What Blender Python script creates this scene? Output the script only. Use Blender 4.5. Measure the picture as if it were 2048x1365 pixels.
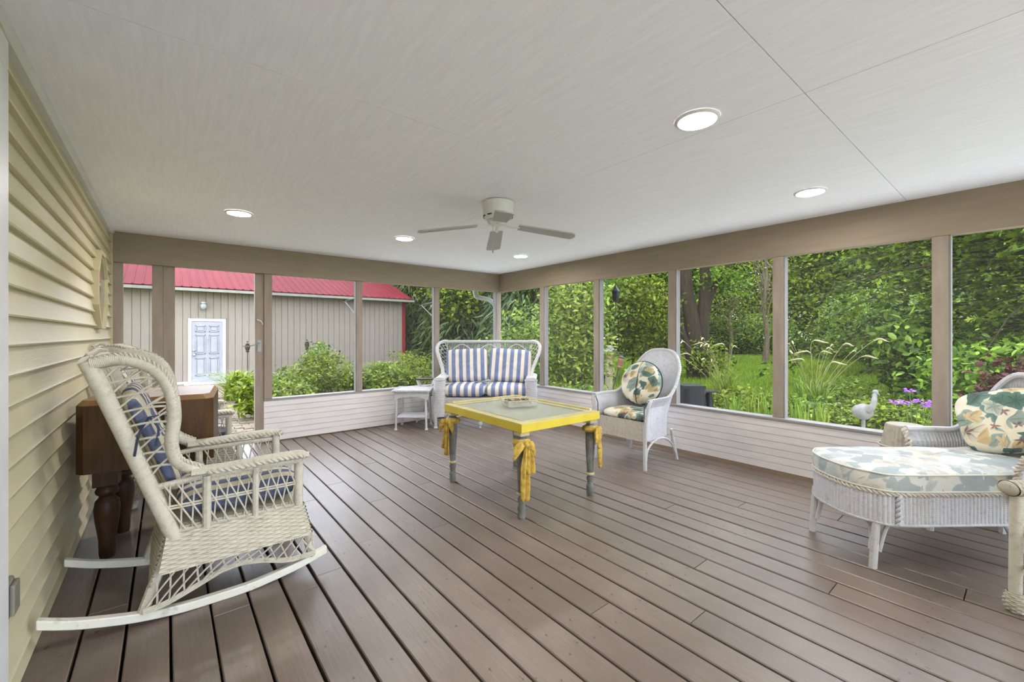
import bpy, math, random
import numpy as np
from mathutils import Vector, Matrix
PI = math.pi
random.seed(7)
RNG = np.random.default_rng(11)
SC = bpy.context.scene
COL = SC.collection
for o in list(bpy.data.objects):
    bpy.data.objects.remove(o)

# ---------------------------------------------------------------- camera, sky, exposure
CAM_H, F_PX, YAW, HORIZON = 1.2, 849.364, 0.6831, 669.7
cd = bpy.data.cameras.new('camera')
cam = bpy.data.objects.new('camera', cd)
COL.objects.link(cam)
cam.location = (0, 0, CAM_H)
cam.rotation_euler = (PI / 2, 0, -YAW)
cd.sensor_width = 36.0
cd.lens = F_PX / 2048 * 36
cd.shift_y = (HORIZON - 682.5) / 2048
cd.clip_start = 0.02
cd.clip_end = 300
SC.camera = cam
world = bpy.data.worlds.new('overcast_sky')
SC.world = world
world.use_nodes = True
bg = world.node_tree.nodes['Background']
bg.inputs[0].default_value = (0.86, 0.95, 1.09, 1)
bg.inputs[1].default_value = 3.0
SC.view_settings.view_transform = 'Standard'
SC.view_settings.look = 'None'
SC.view_settings.exposure = 1.38
SC.view_settings.gamma = 1.0
SC.view_settings.use_curve_mapping = False
LAMP_STRENGTH = 98.0

# ---------------------------------------------------------------- dimensions of the porch (metres)
XL, XR, YB, YF, H = -0.413, 4.08, 5.34, -1.7, 2.152   # left wall, right beam, back beam, rear end, ceiling
ZB, ZS, GZ = 1.872, 0.485, -0.40                      # beam underside, sill top, ground
WXR, WYB = 4.055, 5.385                               # faces of the half walls


def sight(px, dep):
    """ground position that lies dep metres in front of the camera in the direction of photo column px"""
    u = (px - 1024) / F_PX
    c, s = math.cos(YAW), math.sin(YAW)
    return (dep * (s + u * c), dep * (c - u * s))


# ---------------------------------------------------------------- mesh helpers
class MB:
    def __init__(self):
        self.v, self.f, self.uv = [], [], []

    def quad(self, idx, uvs=None):
        self.f.append(tuple(idx))
        self.uv.extend(uvs if uvs else [(0, 0)] * len(idx))

    def box(self, x0, x1, y0, y1, z0, z1):
        return self.hexa([(x0, y0, z0), (x1, y0, z0), (x1, y1, z0), (x0, y1, z0), (x0, y0, z1), (x1, y0, z1), (x1, y1, z1), (x0, y1, z1)])

    def hexa(self, p):
        b = len(self.v)
        self.v += [tuple(q) for q in p]
        for q in ((0, 3, 2, 1), (4, 5, 6, 7), (0, 1, 5, 4), (1, 2, 6, 5), (2, 3, 7, 6), (3, 0, 4, 7)):
            self.quad([b + i for i in q])
        return self

    def plank(self, x0, x1, y0, y1, z0, z1, c):
        """board with its four upper long edges eased by c"""
        b = len(self.v)
        self.v += [(x0, y0, z0), (x1, y0, z0), (x1, y1, z0), (x0, y1, z0), (x0, y0, z1 - c), (x1, y0, z1 - c), (x1, y1, z1 - c), (x0, y1, z1 - c),
                   (x0 + c, y0 + c / 3, z1), (x1 - c, y0 + c / 3, z1), (x1 - c, y1 - c / 3, z1), (x0 + c, y1 - c / 3, z1)]
        for q in ((0, 3, 2, 1), (0, 1, 5, 4), (1, 2, 6, 5), (2, 3, 7, 6), (3, 0, 4, 7), (4, 5, 9, 8), (5, 6, 10, 9), (6, 7, 11, 10), (7, 4, 8, 11), (8, 9, 10, 11)):
            self.quad([b + i for i in q])
        return self

    def bar(self, a, b_, w, h, up=(0, 0, 1)):
        """rectangular bar from a to b_"""
        a, b_ = Vector(a), Vector(b_)
        d = (b_ - a).normalized()
        s = d.cross(Vector(up))
        if s.length < 1e-4:
            s = d.cross(Vector((1, 0, 0)))
        s.normalize()
        u = s.cross(d).normalized()
        s *= w / 2
        u *= h / 2
        return self.hexa([a - s - u, a + s - u, b_ + s - u, b_ - s - u, a - s + u, a + s + u, b_ + s + u, b_ - s + u])

    def tube(self, path, r, n=8, closed=False, caps=True, flat=1.0, up=None):
        P = [Vector(p) for p in path]
        m = len(P)
        R = r if isinstance(r, (list, tuple)) else [r] * m
        T = []
        for i in range(m):
            a = P[(i - 1) % m] if (closed or i > 0) else P[i]
            c = P[(i + 1) % m] if (closed or i < m - 1) else P[i]
            t = c - a
            T.append(t.normalized() if t.length > 1e-9 else Vector((0, 0, 1)))
        ref = Vector(up) if up else (Vector((0, 0, 1)) if abs(T[0].z) < .9 else Vector((1, 0, 0)))
        nrm = (ref - T[0] * ref.dot(T[0])).normalized()
        b = len(self.v)
        L = 0.0
        Ls = []
        for i in range(m):
            if i:
                L += (P[i] - P[i - 1]).length
                nrm = (nrm - T[i] * nrm.dot(T[i]))
                nrm = nrm.normalized() if nrm.length > 1e-6 else T[i].orthogonal().normalized()
            Ls.append(L)
            bi = T[i].cross(nrm)
            for k in range(n):
                a = 2 * PI * k / n
                q = P[i] + nrm * (math.cos(a) * R[i] * flat) + bi * (math.sin(a) * R[i])
                self.v.append((q.x, q.y, q.z))
        rng = m if closed else m - 1
        for i in range(rng):
            j = (i + 1) % m
            l1 = Ls[j] if j else L + (P[0] - P[-1]).length
            for k in range(n):
                k2 = (k + 1) % n
                self.quad([b + i * n + k, b + i * n + k2, b + j * n + k2, b + j * n + k],
                          [(k / n, Ls[i]), ((k + 1) / n, Ls[i]), ((k + 1) / n, l1), (k / n, l1)])
        if caps and not closed:
            self.quad([b + k for k in range(n)][::-1])
            self.quad([b + (m - 1) * n + k for k in range(n)])
        return self

    def lathe(self, prof, n=16, c=(0, 0, 0), cap=True):
        b = len(self.v)
        for r, z in prof:
            for k in range(n):
                a = 2 * PI * k / n
                self.v.append((c[0] + r * math.cos(a), c[1] + r * math.sin(a), c[2] + z))
        for i in range(len(prof) - 1):
            for k in range(n):
                k2 = (k + 1) % n
                self.quad([b + i * n + k, b + i * n + k2, b + (i + 1) * n + k2, b + (i + 1) * n + k],
                          [(k / n, prof[i][1]), ((k + 1) / n, prof[i][1]), ((k + 1) / n, prof[i + 1][1]), (k / n, prof[i + 1][1])])
        if cap:
            self.quad([b + k for k in range(n)][::-1])
            self.quad([b + (len(prof) - 1) * n + k for k in range(n)])
        return self

    def grid(self, fn, nu, nv, cu=False, cv=False):
        b = len(self.v)
        mu, mv = (nu if cu else nu + 1), (nv if cv else nv + 1)
        for j in range(mv):
            for i in range(mu):
                self.v.append(tuple(fn(i / nu, j / nv)))
        for j in range(nv):
            for i in range(nu):
                i2, j2 = (i + 1) % mu, (j + 1) % mv
                self.quad([b + j * mu + i, b + j * mu + i2, b + j2 * mu + i2, b + j2 * mu + i],
                          [(i / nu, j / nv), ((i + 1) / nu, j / nv), ((i + 1) / nu, (j + 1) / nv), (i / nu, (j + 1) / nv)])
        return self

    def prism(self, poly, axis, a0, a1):
        """polygon (2D) extruded along axis 'x','y','z'"""
        def P(p, a):
            return {'x': (a, p[0], p[1]), 'y': (p[0], a, p[1]), 'z': (p[0], p[1], a)}[axis]
        b = len(self.v)
        n = len(poly)
        self.v += [P(p, a0) for p in poly] + [P(p, a1) for p in poly]
        self.quad([b + i for i in range(n)][::-1])
        self.quad([b + n + i for i in range(n)])
        for i in range(n):
            j = (i + 1) % n
            self.quad([b + i, b + j, b + n + j, b + n + i])
        return self

    def ball(self, c, r, nu=12, nv=8, sc=(1, 1, 1)):
        def fn(u, v):
            t, p = 2 * PI * u, -PI / 2 + PI * v
            return (c[0] + r * sc[0] * math.cos(p) * math.cos(t), c[1] + r * sc[1] * math.cos(p) * math.sin(t), c[2] + r * sc[2] * math.sin(p))
        return self.grid(fn, nu, nv, cu=True)

    def cushion(self, w, d, h, nu=36, nv=16, e=.32, eh=.55, tuft=(), base=True):
        """plump box cushion, width x, depth y, height z; sits on z=0 when base"""
        def sg(a, p):
            return math.copysign(abs(a) ** p, a)

        def fn(u, v):
            t, p = 2 * PI * u, -PI / 2 + PI * v
            x = w / 2 * sg(math.cos(p), eh) * sg(math.cos(t), e)
            y = d / 2 * sg(math.cos(p), eh) * sg(math.sin(t), e)
            z = h / 2 * sg(math.sin(p), .75)
            for tx, ty, rr, dp in tuft:
                q = math.exp(-((x - tx) ** 2 + (y - ty) ** 2) / rr ** 2)
                z -= math.copysign(dp * q, z)
            z += .006 * math.sin(9 * x + 2.1) * math.sin(11 * y + .5) * (1 if z > 0 else 0)
            return (x, y, z + (h / 2 if base else 0))
        return self.grid(fn, nu, nv, cu=True)

    def woven(self, surf, la, lb, pa, pb, amp, rib=True, closed=False):
        """basket weave over surf(a,b): stakes every pa along a, rows every pb along b, real relief of amp"""
        na, nb = max(2, int(la / pa)), max(2, int(lb / pb))
        if closed and na % 2:
            na += 1
        nu, nv = na * 4, nb * 2
        e = 1e-3

        def fn(a, b):
            P = Vector(surf(a, b))
            a1 = a + e if a < .5 else a - e
            b1 = b + e if b < .5 else b - e
            n = ((Vector(surf(a1, b)) - P) * (1 if a < .5 else -1)).cross((Vector(surf(a, b1)) - P) * (1 if b < .5 else -1))
            n = n.normalized() if n.length > 1e-12 else Vector((0, 0, 1))
            row = round(b * nv)
            if rib:
                d = amp * (abs(math.cos(PI * a * na)) - .5) + amp * .35 * (1 if row % 2 else -1) * abs(math.sin(PI * a * na))
            else:
                d = amp * (math.cos(PI * a * na + PI * (row // 2)) if row % 2 else -.9)
            return P + n * d
        return self.grid(fn, nu, nv, cu=closed)

    def braid(self, path, r=.011, s=.0055, pitch=.045, n=5):
        """two-strand twisted edge following path"""
        P = resample(path, pitch / 6)
        for ph in (0, PI):
            q = []
            for i, p in enumerate(P):
                t = (P[min(i + 1, len(P) - 1)] - P[max(i - 1, 0)]).normalized()
                a = t.cross(Vector((.3, .5, .81))).normalized()
                b = t.cross(a)
                an = 2 * PI * i / 6 + ph
                q.append(p + a * (r * .6 * math.cos(an)) + b * (r * .6 * math.sin(an)))
            self.tube(q, s, n)
        return self

    def lattice(self, surf, n, k, r=.0036, seg=6, sides=5, off=.003, wob=0.0):
        """crossed strands over surf(a,b): n strands each way, each leaning by k of the width"""
        for fam in (1, -1):
            for i in range(-n, 2 * n + 1):
                a0 = (i + .5) / n
                pts = []
                for j in range(seg + 1):
                    b = j / seg
                    a = a0 + fam * k * (b - .5) + wob * math.sin(PI * b * 2)
                    pts.append((a, b))
                ins = [q for q in pts if 0 <= q[0] <= 1]
                if len(ins) < 2:
                    continue
                path = []
                for a, b in ins:
                    P = Vector(surf(a, b))
                    path.append(P)
                self.tube([p + Vector((0, fam * off, 0)) for p in path], r, sides)
        return self

    def xform(self, M, start=0):
        for i in range(start, len(self.v)):
            q = M @ Vector(self.v[i])
            self.v[i] = (q.x, q.y, q.z)
        return self


def resample(path, step):
    P = [Vector(p) for p in path]
    out = [P[0]]
    for a, b in zip(P, P[1:]):
        L = (b - a).length
        m = max(1, int(round(L / step)))
        out += [a.lerp(b, i / m) for i in range(1, m + 1)]
    return out


def smooth(path, k=6):
    """Catmull-Rom through the points"""
    P = [Vector(p) for p in path]
    P = [P[0] * 2 - P[1]] + P + [P[-1] * 2 - P[-2]]
    out = []
    for i in range(1, len(P) - 2):
        p0, p1, p2, p3 = P[i - 1:i + 3]
        for j in range(k):
            t = j / k
            out.append(.5 * ((2 * p1) + (p2 - p0) * t + (2 * p0 - 5 * p1 + 4 * p2 - p3) * t * t + (3 * p1 - p0 - 3 * p2 + p3) * t ** 3))
    out.append(P[-2])
    return out


def along(path, t):
    """point at fraction t of a polyline"""
    P = [Vector(p) for p in path]
    L = [0]
    for a, b in zip(P, P[1:]):
        L.append(L[-1] + (b - a).length)
    s = max(0, min(1, t)) * L[-1]
    for i in range(len(P) - 1):
        if s <= L[i + 1] + 1e-9:
            return P[i].lerp(P[i + 1], (s - L[i]) / max(1e-9, L[i + 1] - L[i]))
    return P[-1]


def mesh(name, mb, mat, flat=False):
    me = bpy.data.meshes.new(name)
    me.from_pydata(mb.v, [], mb.f)
    uv = me.uv_layers.new(name='UVMap')
    uv.data.foreach_set('uv', np.array(mb.uv, dtype=np.float32).ravel())
    me.materials.append(mat)
    if not flat:
        me.polygons.foreach_set('use_smooth', [True] * len(me.polygons))
        me.set_sharp_from_angle(angle=math.radians(42))
    me.update()
    return me


def obj(name, mb, mat=None, parent=None, loc=(0, 0, 0), rot=(0, 0, 0), flat=False, bevel=0):
    me = mesh(name, mb, mat, flat) if isinstance(mb, MB) else mb
    o = bpy.data.objects.new(name, me)
    COL.objects.link(o)
    o.location = loc
    o.rotation_euler = rot
    if parent:
        o.parent = parent
    if bevel:
        m = o.modifiers.new('ease', 'BEVEL')
        m.width = bevel
        m.segments = 2
        m.limit_method = 'ANGLE'
    return o


def tag(o, label, cat, group=None, kind=None):
    o['label'] = label
    if cat:
        o['category'] = cat
    if group:
        o['group'] = group
    if kind:
        o['kind'] = kind
    return o


def thing(name, label, cat, loc=(0, 0, 0), rotz=0, group=None):
    o = bpy.data.objects.new(name, None)
    COL.objects.link(o)
    o.location = loc
    o.rotation_euler = (0, 0, rotz)
    o.empty_display_size = .1
    return tag(o, label, cat, group)


def setting(name, label, loc=(0, 0, 0)):
    o = bpy.data.objects.new(name, None)
    COL.objects.link(o)
    o.location = loc
    o['kind'] = 'structure'
    o['label'] = label
    return o


def struct(name, label, mb, mat, **k):
    o = obj(name, mb, mat, **k)
    o['kind'] = 'structure'
    o['label'] = label
    return o


def dup(root, loc, rotz, label=None, scale=None):
    def cp(o, par):
        c = o.copy()
        COL.objects.link(c)
        c.parent = par
        for ch in [x for x in bpy.data.objects if x.parent == o]:
            cp(ch, c)
        return c
    r = cp(root, None)
    r.location = loc
    r.rotation_euler = (0, 0, rotz)
    if label:
        r['label'] = label
    if scale:
        r.scale = scale if isinstance(scale, (tuple, list)) else (scale,) * 3
    return r


# ---------------------------------------------------------------- materials
def lin(c):
    return tuple((x / 255 / 12.92 if x / 255 <= .04045 else ((x / 255 + .055) / 1.055) ** 2.4) for x in c) + (1,)


class NT:
    def __init__(self, name, rough=.6, spec=.3):
        self.m = bpy.data.materials.new(name)
        self.m.use_nodes = True
        self.t = self.m.node_tree
        self.b = self.t.nodes['Principled BSDF']
        self.b.inputs['Roughness'].default_value = rough
        self.b.inputs['Specular IOR Level'].default_value = spec

    def n(self, typ, **k):
        nd = self.t.nodes.new(typ)
        for a, v in k.items():
            if a.startswith('i_'):
                nd.inputs[a[2:].replace('_', ' ')].default_value = v
            else:
                setattr(nd, a, v)
        return nd

    def l(self, a, b):
        self.t.links.new(a, b)

    def coord(self, kind='Object', scale=(1, 1, 1), rot=(0, 0, 0)):
        c = self.n('ShaderNodeTexCoord')
        mp = self.n('ShaderNodeMapping')
        mp.inputs['Scale'].default_value = scale
        mp.inputs['Rotation'].default_value = rot
        self.l(c.outputs[kind], mp.inputs['Vector'])
        return mp.outputs['Vector']

    def noise(self, vec, scale, detail=4, rough=.55, dist=0):
        nd = self.n('ShaderNodeTexNoise')
        nd.inputs['Scale'].default_value = scale
        nd.inputs['Detail'].default_value = detail
        nd.inputs['Roughness'].default_value = rough
        nd.inputs['Distortion'].default_value = dist
        if vec is not None:
            self.l(vec, nd.inputs['Vector'])
        return nd.outputs['Fac']

    def ramp(self, fac, stops, interp='LINEAR'):
        nd = self.n('ShaderNodeValToRGB')
        cr = nd.color_ramp
        cr.interpolation = interp
        while len(cr.elements) < len(stops):
            cr.elements.new(.5)
        for e, (p, c) in zip(cr.elements, stops):
            e.position = p
            e.color = c if len(c) == 4 else (*c, 1)
        self.l(fac, nd.inputs['Fac'])
        return nd.outputs['Color']

    def mix(self, fac, a, b, blend='MIX'):
        nd = self.n('ShaderNodeMix', data_type='RGBA', blend_type=blend)
        for s, val in ((0, fac), (6, a), (7, b)):
            if hasattr(val, 'links'):
                self.l(val, nd.inputs[s])
            else:
                nd.inputs[s].default_value = val
        return nd.outputs[2]

    def math(self, op, a, b=None, c=None):
        nd = self.n('ShaderNodeMath', operation=op)
        for i, val in enumerate((a, b, c)):
            if val is None:
                continue
            if hasattr(val, 'links'):
                self.l(val, nd.inputs[i])
            else:
                nd.inputs[i].default_value = val
        return nd.outputs[0]

    def bump(self, h, strength=.3, dist=.01):
        nd = self.n('ShaderNodeBump')
        nd.inputs['Strength'].default_value = strength
        nd.inputs['Distance'].default_value = dist
        self.l(h, nd.inputs['Height'])
        self.l(nd.outputs[0], self.b.inputs['Normal'])

    def col(self, c):
        if hasattr(c, 'links'):
            self.l(c, self.b.inputs['Base Color'])
        else:
            self.b.inputs['Base Color'].default_value = c
        return self

    def rand(self):
        return self.n('ShaderNodeObjectInfo').outputs['Random']


def painted(name, rgb, var=.1, scale=6, rough=.55, bump=.08, stretch=(1, 1, 1), dirt=None, spec=.3, rnd=0.0):
    t = NT(name, rough, spec)
    v = t.coord('Object', stretch)
    f = t.noise(v, scale, 5)
    a = lin(rgb)
    dk = tuple(x * (1 - var * 1.6) for x in a[:3]) + (1,)
    lt = tuple(min(1, x * (1 + var)) for x in a[:3]) + (1,)
    c = t.ramp(f, [(.3, dk), (.7, lt)])
    if dirt:
        g = t.noise(v, scale * 2.3, 6, .7)
        c = t.mix(t.ramp(g, [(.58, (0, 0, 0)), (.74, (.7, .7, .7))]), c, lin(dirt))
    if rnd:
        k = t.math('MULTIPLY_ADD', t.rand(), rnd, 1 - rnd / 2)
        cmb = t.n('ShaderNodeCombineColor')
        for i in range(3):
            t.l(k, cmb.inputs[i])
        c = t.mix(1.0, c, cmb.outputs[0], 'MULTIPLY')
    t.col(c)
    if bump:
        t.bump(t.noise(v, scale * 12, 3), bump, .004)
    return t.m


def wicker(name, rgb, grime, wrap=0, bump=.35):
    t = NT(name, .5, .35)
    v = t.coord('Object')
    c = t.ramp(t.noise(v, 9, 5), [(.3, tuple(x * .88 for x in lin(rgb)[:3])), (.7, lin(rgb)[:3])])
    c = t.mix(t.ramp(t.noise(v, 38, 5, .7), [(.52, (0, 0, 0)), (.72, (.65, .65, .65))]), c, lin(grime))
    t.col(c)
    if wrap:
        uv = t.n('ShaderNodeTexCoord').outputs['UV']
        sp = t.n('ShaderNodeSeparateXYZ')
        t.l(uv, sp.inputs[0])
        w = t.math('ABSOLUTE', t.math('SINE', t.math('MULTIPLY', t.math('ADD', sp.outputs[1], t.math('MULTIPLY', sp.outputs[0], 1 / wrap)), wrap * PI)))
        t.bump(w, bump, .004)
    return t.m


def make_deck_mat():
    t = NT('deck_paint', .37, .65)
    v = t.coord('Object', (1, 1, 1))
    vs = t.coord('Object', (14, 1.0, 14))
    base = t.ramp(t.noise(v, 2.2, 6), [(.3, lin((106, 92, 82))), (.72, lin((131, 117, 107)))])
    grain = t.noise(vs, 6, 5, .6)
    base = t.mix(t.ramp(grain, [(.35, (.28, .28, .28)), (.65, (0, 0, 0))]), base, lin((92, 76, 63)))
    wear = t.math('MULTIPLY', t.ramp(t.noise(t.coord('Object', (5, .8, 5)), 3.4, 8, .75), [(.57, (0, 0, 0)), (.62, (1, 1, 1))]),
                  t.ramp(t.noise(v, 1.1, 2), [(.5, (0, 0, 0)), (.62, (1, 1, 1))]))
    base = t.mix(t.math('MULTIPLY', wear, .75), base, lin((88, 68, 52)))
    spots = t.ramp(t.noise(t.coord('Object', (1, .7, 1)), 32, 2, .5), [(.69, (0, 0, 0)), (.73, (.85, .85, .85))])
    base = t.mix(spots, base, lin((64, 52, 44)))
    k = t.math('MULTIPLY_ADD', t.rand(), .16, .92)
    cmb = t.n('ShaderNodeCombineColor')
    for i in range(3):
        t.l(k, cmb.inputs[i])
    t.col(t.mix(1.0, base, cmb.outputs[0], 'MULTIPLY'))
    t.bump(grain, .18, .004)
    return t.m


def make_siding_mat():
    t = NT('tan_vinyl', .42, .4)
    v = t.coord('Object', (10, 1.1, 22))
    w = t.noise(v, 3.0, 3, .5, 1.6)
    b = t.ramp(t.noise(t.coord('Object'), 1.6, 3), [(.3, lin((192, 182, 150))), (.7, lin((206, 196, 164)))])
    t.col(b)
    t.bump(w, .25, .003)
    return t.m


def make_ceiling_mat():
    t = NT('white_plywood', .7, .2)
    v = t.coord('Object', (26, 2.2, 26))
    v2 = t.coord('Object', (3, 40, 3))
    g = t.noise(v, 2.0, 5, .6)
    g2 = t.noise(v2, 2.0, 3, .6)
    c = t.ramp(g, [(.25, lin((238, 239, 244))), (.75, lin((249, 250, 254)))])
    t.col(c)
    t.bump(t.math('ADD', g, t.math('MULTIPLY', g2, .6)), .28, .0025)
    return t.m


def make_stripe(name, axis, period, phase=0.0, shades=((62, 84, 128), (98, 122, 164), (222, 211, 190))):
    t = NT(name, .85, .1)
    v = t.n('ShaderNodeTexCoord').outputs['Object']
    sp = t.n('ShaderNodeSeparateXYZ')
    t.l(v, sp.inputs[0])
    f = t.math('FRACT', t.math('MULTIPLY_ADD', sp.outputs[axis], 1 / period, 50.0 + phase))
    bl, lb, cr = [lin(s) for s in shades]
    c = t.ramp(f, [(0, lb), (.05, bl), (.12, lb), (.15, bl), (.24, bl), (.27, lb), (.30, bl), (.39, lb), (.43, bl), (.50, lb), (.54, cr), (.97, cr)], 'CONSTANT')
    c = t.mix(.35, c, t.mix(t.noise(v, 16, 4), c, lin((200, 196, 190))))
    t.col(c)
    t.bump(t.noise(v, 9, 4, .6), .35, .02)
    return t.m


def make_floral(name, scale=5.0, pale=.0):
    """dense printed leaves: two layers of veined lobed leaves over cream"""
    t = NT(name, .85, .1)
    o = t.n('ShaderNodeTexCoord').outputs['Object']
    c = t.ramp(t.noise(o, 7, 3), [(.35, lin((222, 212, 186))), (.65, lin((232, 228, 214)))])
    pal = ([(0, lin((108, 130, 122))), (.22, lin((158, 172, 162))), (.40, lin((206, 182, 138))), (.58, lin((120, 146, 140))), (.78, lin((224, 214, 190)))],
           [(0, lin((104, 132, 120))), (.28, lin((214, 192, 150))), (.5, lin((100, 122, 114))), (.74, lin((196, 204, 190)))])
    for k, (sc_, off) in enumerate(((scale, (0, 0, 0)), (scale * 1.35, (3.1, 7.7, 1.3)))):
        nz = t.n('ShaderNodeTexNoise')
        nz.inputs['Scale'].default_value = 6 + 3 * k
        t.l(o, nz.inputs['Vector'])
        vm = t.n('ShaderNodeVectorMath', operation='MULTIPLY_ADD')
        t.l(nz.outputs['Color'], vm.inputs[0])
        vm.inputs[1].default_value = (.07, .07, .07)
        t.l(o, vm.inputs[2])
        ad = t.n('ShaderNodeVectorMath', operation='ADD')
        t.l(vm.outputs[0], ad.inputs[0])
        ad.inputs[1].default_value = off
        vo = t.n('ShaderNodeTexVoronoi')
        vo.inputs['Scale'].default_value = sc_
        t.l(ad.outputs[0], vo.inputs['Vector'])
        df = t.n('ShaderNodeVectorMath', operation='SUBTRACT')
        t.l(ad.outputs[0], df.inputs[0])
        t.l(vo.outputs['Position'], df.inputs[1])
        s = t.n('ShaderNodeSeparateXYZ')
        t.l(df.outputs[0], s.inputs[0])
        s2 = t.n('ShaderNodeSeparateColor')
        t.l(vo.outputs['Color'], s2.inputs[0])
        ang = t.math('ARCTAN2', t.math('ADD', s.outputs[1], t.math('MULTIPLY', s.outputs[2], .8)), t.math('SUBTRACT', s.outputs[0], t.math('MULTIPLY', s.outputs[2], .3)))
        rays = t.math('SINE', t.math('MULTIPLY_ADD', ang, 11.0, t.math('MULTIPLY', s2.outputs[1], 6.3)))
        lobes = t.math('SINE', t.math('MULTIPLY_ADD', ang, 5.0, t.math('MULTIPLY', s2.outputs[2], 6.3)))
        d = t.math('ADD', vo.outputs['Distance'], t.math('MULTIPLY', lobes, .09))
        leaf = t.ramp(s2.outputs[0], pal[k], 'CONSTANT')
        shade = t.mix(t.ramp(d, [(.1, (.45, .45, .45)), (.6, (0, 0, 0))]), leaf, lin((60, 84, 80)))
        mask = t.math('MULTIPLY', t.ramp(d, [(.60, (1, 1, 1)), (.65, (0, 0, 0))]), t.ramp(s2.outputs[1], [(.18 + .3 * k, (0, 0, 0)), (.2 + .3 * k, (1, 1, 1))]))
        c = t.mix(mask, c, shade)
        vein = t.math('MULTIPLY', t.math('MULTIPLY', t.ramp(rays, [(.70, (0, 0, 0)), (.92, (1, 1, 1))]), t.ramp(d, [(.08, (1, 1, 1)), (.62, (0, 0, 0))])), mask)
        c = t.mix(t.math('MULTIPLY', vein, .8), c, lin((54, 70, 72)))
        heart = t.math('MULTIPLY', t.ramp(d, [(.10, (1, 1, 1)), (.22, (0, 0, 0))]), t.ramp(s2.outputs[2], [(.6, (0, 0, 0)), (.61, (1, 1, 1))]))
        c = t.mix(t.math('MULTIPLY', heart, .8), c, lin((112, 62, 74)))
    if pale:
        c = t.mix(pale, c, lin((204, 208, 213)))
    t.col(c)
    t.bump(t.noise(o, 7, 4, .6), .3, .02)
    return t.m


def make_leaf(name, dark, light, trans=.3):
    m = bpy.data.materials.new(name)
    m.use_nodes = True
    nt = m.node_tree
    nt.nodes.clear()
    out = nt.nodes.new('ShaderNodeOutputMaterial')
    at = nt.nodes.new('ShaderNodeAttribute')
    at.attribute_name = 'tint'
    oi = nt.nodes.new('ShaderNodeObjectInfo')
    mx = nt.nodes.new('ShaderNodeMix')
    mx.data_type = 'RGBA'
    mx.inputs[6].default_value = (*dark, 1)
    mx.inputs[7].default_value = (*light, 1)
    nt.links.new(at.outputs['Fac'], mx.inputs[0])
    hs = nt.nodes.new('ShaderNodeHueSaturation')
    ma = nt.nodes.new('ShaderNodeMath')
    ma.operation = 'MULTIPLY_ADD'
    ma.inputs[1].default_value = .03
    ma.inputs[2].default_value = .485
    nt.links.new(oi.outputs['Random'], ma.inputs[0])
    nt.links.new(ma.outputs[0], hs.inputs['Hue'])
    nt.links.new(mx.outputs[2], hs.inputs['Color'])
    d = nt.nodes.new('ShaderNodeBsdfPrincipled')
    d.inputs['Roughness'].default_value = .5
    d.inputs['Specular IOR Level'].default_value = .25
    t = nt.nodes.new('ShaderNodeBsdfTranslucent')
    ms = nt.nodes.new('ShaderNodeMixShader')
    ms.inputs[0].default_value = trans
    for s in (d.inputs['Base Color'], t.inputs[0]):
        nt.links.new(hs.outputs[0], s)
    nt.links.new(d.outputs[0], ms.inputs[1])
    nt.links.new(t.outputs[0], ms.inputs[2])
    nt.links.new(ms.outputs[0], out.inputs[0])
    return m


def emit(name, rgb, strength):
    t = NT(name)
    t.b.inputs['Base Color'].default_value = (.8, .8, .8, 1)
    t.b.inputs['Emission Color'].default_value = (*rgb, 1)
    t.b.inputs['Emission Strength'].default_value = strength
    return t.m


def glassy(name, rgb, alpha_mix, rough=.05):
    m = bpy.data.materials.new(name)
    m.use_nodes = True
    nt = m.node_tree
    b = nt.nodes['Principled BSDF']
    b.inputs['Base Color'].default_value = (*rgb, 1)
    b.inputs['Roughness'].default_value = rough
    tr = nt.nodes.new('ShaderNodeBsdfTransparent')
    mx = nt.nodes.new('ShaderNodeMixShader')
    mx.inputs[0].default_value = alpha_mix
    nt.links.new(tr.outputs[0], mx.inputs[1])
    nt.links.new(b.outputs[0], mx.inputs[2])
    nt.links.new(mx.outputs[0], nt.nodes['Material Output'].inputs[0])
    return m


M = {}
M['deck'] = make_deck_mat()
M['siding'] = make_siding_mat()
M['ceiling'] = make_ceiling_mat()
M['beam'] = painted('taupe_beam', (150, 135, 117), .06, 3, .6, .1, (1, 1, 8))
M['post'] = painted('taupe_post', (152, 138, 125), .1, 4, .6, .12, (5, 5, 1))
M['post_light'] = painted('pale_post', (134, 130, 128), .08, 4, .6, .1, (5, 5, 1))
M['halfwall'] = painted('white_board', (226, 220, 218), .05, 4, .5, .06, (1, 1, 6), None, .3, .06)
M['sill'] = painted('painted_sill', (152, 147, 145), .07, 4, .55, .1, (1, 1, 1))
M['base'] = painted('brown_base', (150, 128, 108), .1, 5)
M['trim'] = painted('white_trim', (214, 214, 212), .05, 5)
M['casing'] = painted('white_casing', (222, 222, 224), .04, 5, .4)
M['channel'] = painted('tan_channel', (196, 184, 150), .05, 5)
M['dark'] = painted('dark_gap', (60, 50, 42), .1, 5)
M['screen'] = glassy('insect_screen', (.10, .10, .10), .13, .9)
M['cream'] = wicker('cream_wicker', (206, 200, 182), (150, 138, 110))
M['garage_casing'] = painted('garage_casing', (168, 168, 172), .05, 5)
M['cream_wrap'] = wicker('cream_wrap', (208, 202, 185), (160, 150, 124), 190)
M['rail'] = painted('cream_rail', (220, 218, 204), .06, 5, .5, .1, (1, 1, 1), (150, 140, 118))
M['white'] = wicker('white_wicker', (204, 202, 205), (160, 150, 136))
M['white_wrap'] = wicker('white_wrap', (206, 204, 205), (168, 160, 150), 190)
M['loom'] = wicker('loom_wicker', (204, 204, 212), (158, 150, 143))
M['loom_grey'] = wicker('loom_wicker_worn', (206, 198, 188), (150, 138, 122))
M['weathered'] = wicker('weathered_wicker', (182, 174, 158), (124, 112, 90))
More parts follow.
